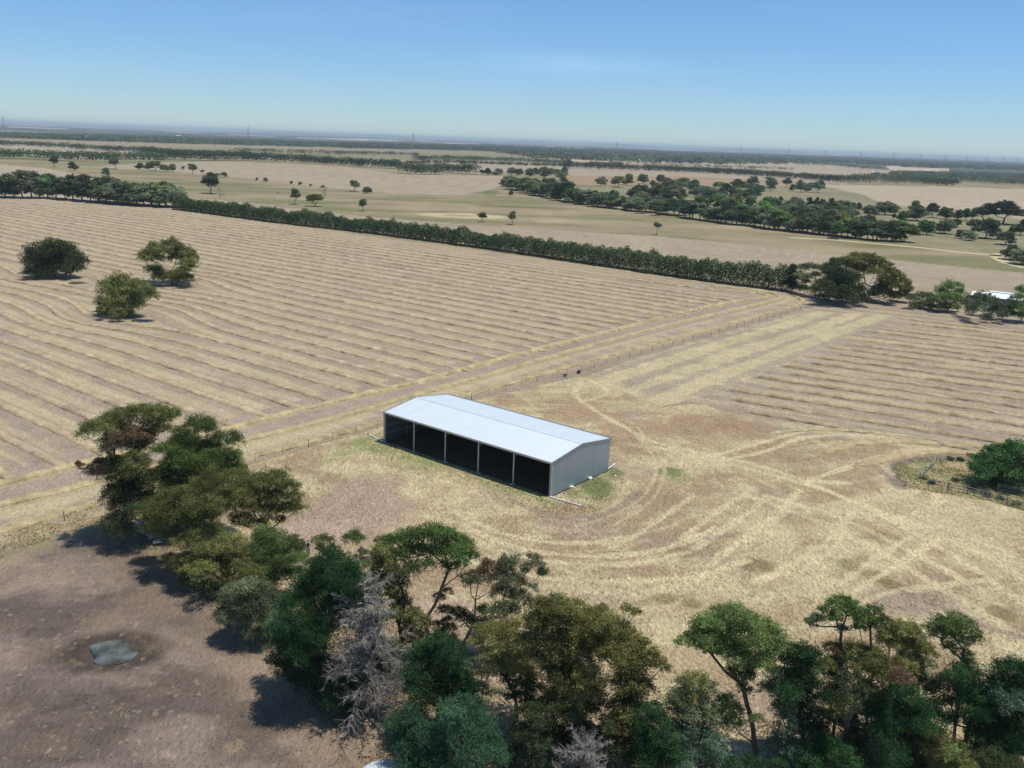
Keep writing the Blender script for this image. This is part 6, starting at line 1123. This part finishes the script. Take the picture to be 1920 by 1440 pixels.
# ------------------------------------------------------------------ person at the edge of the yard
def person():
    x, y = at(578, 1042); root = empty('person', (x, y, 0), math.radians(25)); tag(root, 'person in a white and navy top standing behind the low bushes at the yard edge', 'person')
    M_skin = simple('skin', (.42, .26, .18), .6); M_navy = simple('navy_cloth', (.015, .025, .06), .9); M_wcl = simple('white_cloth', (.75, .76, .80), .8); M_jean = simple('blue_denim', (.10, .18, .28), .9); M_hair = simple('dark_hair', (.02, .015, .012), .8)
    def skin(name, V, E, R, mat, root_i=0, sub=1):
        me = bpy.data.meshes.new(name); me.from_pydata(V, E, []); o = link(name, me, root); me.materials.append(mat)
        md = o.modifiers.new('skin', 'SKIN'); sk = me.skin_vertices[0] if me.skin_vertices else None
        if sk is None:
            return o
        for i, r in enumerate(R): sk.data[i].radius = (r, r) if not isinstance(r, tuple) else r
        sk.data[root_i].use_root = True
        s2 = o.modifiers.new('sub', 'SUBSURF'); s2.levels = sub; s2.render_levels = sub; return o
    def bm_body(name, V, E, R, mat, sub=1):
        import bmesh
        bm = bmesh.new(); ly = bm.verts.layers.skin.verify()
        vs = [bm.verts.new(v) for v in V]
        for a, b in E: bm.edges.new((vs[a], vs[b]))
        for v, r in zip(vs, R): v[ly].radius = r if isinstance(r, tuple) else (r, r)
        vs[0][ly].use_root = True
        me = bpy.data.meshes.new(name); bm.to_mesh(me); bm.free(); me.materials.append(mat); o = link(name, me, root)
        o.modifiers.new('skin', 'SKIN').use_smooth_shade = True; s2 = o.modifiers.new('sub', 'SUBSURF'); s2.levels = sub; s2.render_levels = sub; return o
    V = [(0, 0, .95), (0, 0, 1.12), (0, .01, 1.33), (0, .01, 1.45), (0, 0, 1.52), (0, -.01, 1.60), (0, -.01, 1.68), (0, 0, 1.745)]; R = [(.15, .10), (.14, .095), (.17, .10), (.10, .07), .052, (.072, .088), (.076, .092), (.045, .055)]; E = [(i, i+1) for i in range(7)]
    for s in (-1, 1):
        b = len(V); V += [(s*.18, 0, 1.42), (s*.25, .0, 1.17), (s*.22, -.14, .96), (s*.20, -.20, .92), (s*.19, -.25, .90)]; R += [.055, .043, .032, (.024, .036), (.018, .036)]; E += [(3, b), (b, b+1), (b+1, b+2), (b+2, b+3), (b+3, b+4)]
        for f in range(4):
            c = len(V); xo = s*(.165+.018*f); L_ = (.065, .078, .072, .055)[f]; V += [(xo, -.285, .892), (xo, -.285-L_*.5, .878), (xo, -.285-L_*.75, .85)]; R += [.009, .008, .007]; E += [(b+4, c), (c, c+1), (c+1, c+2)]
        c = len(V); V += [(s*.155, -.22, .905), (s*.14, -.25, .885)]; R += [.011, .009]; E += [(b+3, c), (c, c+1)]
        b = len(V); V += [(s*.09, 0, .88), (s*.10, -.01, .50), (s*.10, .02, .11), (s*.11, -.06, .04), (s*.115, -.14, .035)]; R += [.085, .058, .04, (.042, .035), (.04, .025)]; E += [(0, b), (b, b+1), (b+1, b+2), (b+2, b+3), (b+3, b+4)]
    body = bm_body('body', V, E, R, M_skin)
    # nose, ears, eyes
    m = MB(); m.bar((0, -.095, 1.665), (0, -.118, 1.635), .010, .014, 6); m.build('nose', M_skin, body, True)
    for s in (-1, 1):
        m = MB(); m.bar((s*.03, -.088, 1.672), (s*.03, -.096, 1.672), .010, .008, 8); m.build('eye', M_navy, body, True); m = MB(); m.bar((s*.074, .0, 1.63), (s*.084, .0, 1.67), .012, .016, 6); m.build('ear', M_skin, body, True)
    m = MB(); m.box((0, -.094, 1.607), (.04, .01, .008)); m.build('mouth', simple('lips', (.35, .14, .12), .6), body)
    m = MB(); m.lathe([(.0, 1.775), (.045, 1.768), (.078, 1.735), (.09, 1.69), (.088, 1.66), (.07, 1.64)], (0, .015, 0), 16); m.build('hair', M_hair, root, True)
    V = [(0, 0, .97), (0, 0, 1.14), (0, .01, 1.32), (0, .01, 1.42)]; R = [(.165, .118), (.155, .112), (.185, .118), (.13, .09)]; E = [(0, 1), (1, 2), (2, 3)]
    for s in (-1, 1): b = len(V); V += [(s*.185, 0, 1.405), (s*.235, 0, 1.24)]; R += [.07, .062]; E += [(3, b), (b, b+1)]
    bm_body('vest', V, E, R, M_navy)
    V = [(0, .01, 1.44), (-.12, .01, 1.435), (-.2, .0, 1.39), (-.235, .0, 1.28), (.12, .01, 1.435), (.2, .0, 1.39), (.235, 0, 1.28)]; bm_body('shirt', V, [(0, 1), (1, 2), (2, 3), (0, 4), (4, 5), (5, 6)], [(.09, .10), .085, .078, .07, .085, .078, .07], M_wcl)
    V = [(0, 0, .93)]; R = [(.168, .12)]; E = []
    for s in (-1, 1): b = len(V); V += [(s*.09, 0, .86), (s*.10, -.01, .50), (s*.10, .02, .13)]; R += [.10, .075, .062]; E += [(0, b), (b, b+1), (b+1, b+2)]
    bm_body('trousers', V, E, R, M_jean)
person()
# ------------------------------------------------------------------ loose straw and stones lying on the ground
def litter(name, P, n, size, asp, tones, label, z=.03, lift=.08, power=1.0, seed=1):
    rg = np.random.default_rng(seed); A = np.array(poly(P)); pp = np.array(P, float); x0, y0 = pp.min(0); x1, y1 = pp.max(0); y0 = max(y0, 560)
    py = y0+(y1-y0)*rg.random(n)**power; px = x0+(x1-x0)*rg.random(n); gx, gy = at(px, py); ok = inpoly(gx, gy, A)
    lx = gx-SHED[0]; ly = gy-SHED[1]; a_ = lx*math.cos(SA)+ly*math.sin(SA); b_ = -lx*math.sin(SA)+ly*math.cos(SA); ok &= ~((a_ > 0) & (a_ < LS) & (b_ > 0) & (b_ < WS))
    gx = gx[ok]; gy = gy[ok]; k = len(gx); q = fbm(gx/2.5, gy/2.5, 3, 3.0); keep = rg.random(k) < sstep(.35, .6, q)*.9+.1; gx = gx[keep]; gy = gy[keep]; k = len(gx)
    Pp = np.stack([gx, gy, z+.05*rg.random(k)+ground_z(gx, gy)], -1); a = rg.normal(size=(k, 3)); a[:, 2] *= lift; a /= np.linalg.norm(a, axis=1)[:, None]; u = a
    v = np.cross(np.array((0, 0, 1.)), u); v /= np.linalg.norm(v, axis=1)[:, None]; s = size*(.5+rg.random(k))[:, None]; u = u*s*.5; v = v*s*.5*asp
    V = np.stack([Pp-u, Pp-v+np.array((0, 0, size*.25)), Pp+u, Pp+v+np.array((0, 0, size*.1))], 1).reshape(-1, 3); tn = np.array(tones)[rg.integers(0, len(tones), k)]*(1+.2*rg.normal(size=(k, 1))).clip(.5, 1.5)
    tag(link(name, new_mesh(name, V, np.arange(4*k).reshape(-1, 4), M_litter, np.repeat(tn, 4, 0).clip(.02, .8))), label, 'ground litter', None, 'stuff')
M_litter = leaf_mat('dry_straw_blades', .15, 0.0, .1)
YP = [(1100, 703), (1240, 764), (1320, 755), (1440, 818), (1540, 822), (1660, 832), (1800, 858), (1920, 872), (2060, 1000), (2060, 1500), (760, 1500), (740, 1440), (640, 1330), (500, 1200), (420, 1110), (250, 985), (200, 975), (300, 922), (480, 868), (900, 748)]
litter('dry_grass', YP, 60000, .32, .16, [PALE*1.1, PALE*1.1, PALE*.95, GOLD*1.0, GOLD*.9, STUB*.9], 'loose dry straw and grass lying over the yard', seed=3)
litter('weeds', [(-20, 1012), (120, 965), (205, 940), (300, 915), (430, 878), (480, 868), (440, 905), (260, 985), (200, 975), (100, 1008), (-20, 1058)], 16000, .32, .25, [GOLD*1.0, GOLD*.9, PALE*1.0, GREEN*1.9, STUB*.9], 'dry weeds along the edge of the bare paddock', lift=.35, seed=4)
litter('weeds', [(690, 815), (1035, 925), (1155, 862), (1180, 905), (1130, 960), (1030, 965), (860, 905), (740, 880), (670, 850)], 11000, .26, .25, [GREEN*1.3, GREEN*1.7, GREEN*2, STUB*.8, GOLD*.8], 'green weeds and grass round the foot of the shed', lift=.9, seed=5)
litter('weeds', [(1668, 885), (1680, 868), (1720, 858), (1800, 853), (1940, 857), (1940, 962), (1850, 940), (1760, 925), (1700, 915)], 13000, .34, .25, [GREEN*1.9, GOLD*.95, GOLD*1.1, PALE*.95, GREEN*2.2], 'mixed green and dry grass inside the pond enclosure', lift=.4, seed=6)
litter('pebbles', [(-20, 1060), (200, 985), (330, 1060), (500, 1230), (730, 1450), (-20, 1450)], 5000, .09, .8, [PALE*.9, PINK, PURP*.6, PURP*.9, GOLD*.6, PURP*.5], 'pebbles and dry dung scattered over the bare paddock', lift=.2, seed=7)
litter('leaf_litter', [(200, 985), (330, 1010), (560, 1080), (900, 1220), (1250, 1330), (1920, 1400), (1920, 1500), (740, 1500), (560, 1300), (380, 1130)], 90000, .2, .5, [np.array((.16, .11, .07)), np.array((.22, .16, .10)), PALE*.6, np.array((.10, .08, .05)), np.array((.28, .22, .15))], 'fallen leaves, bark and twigs under the tree belt', lift=.3, seed=8)
# ------------------------------------------------------------------ air
hv, nt, out = mat_new('haze_air'); pv = nt.nodes.new('ShaderNodeVolumePrincipled'); pv.inputs['Color'].default_value = (.80, .93, 1.0, 1); pv.inputs['Density'].default_value = HAZE; pv.inputs['Anisotropy'].default_value = 0.0
nt.links.new(pv.outputs[0], out.inputs['Volume'])
m = MB(); m.box((0, 20000, 36), (90000, 64000, 78)); hz = m.build('haze', hv); tag(hz, 'pale blue air over the far country', 'haze', None, 'stuff')
print('trees', tcount)
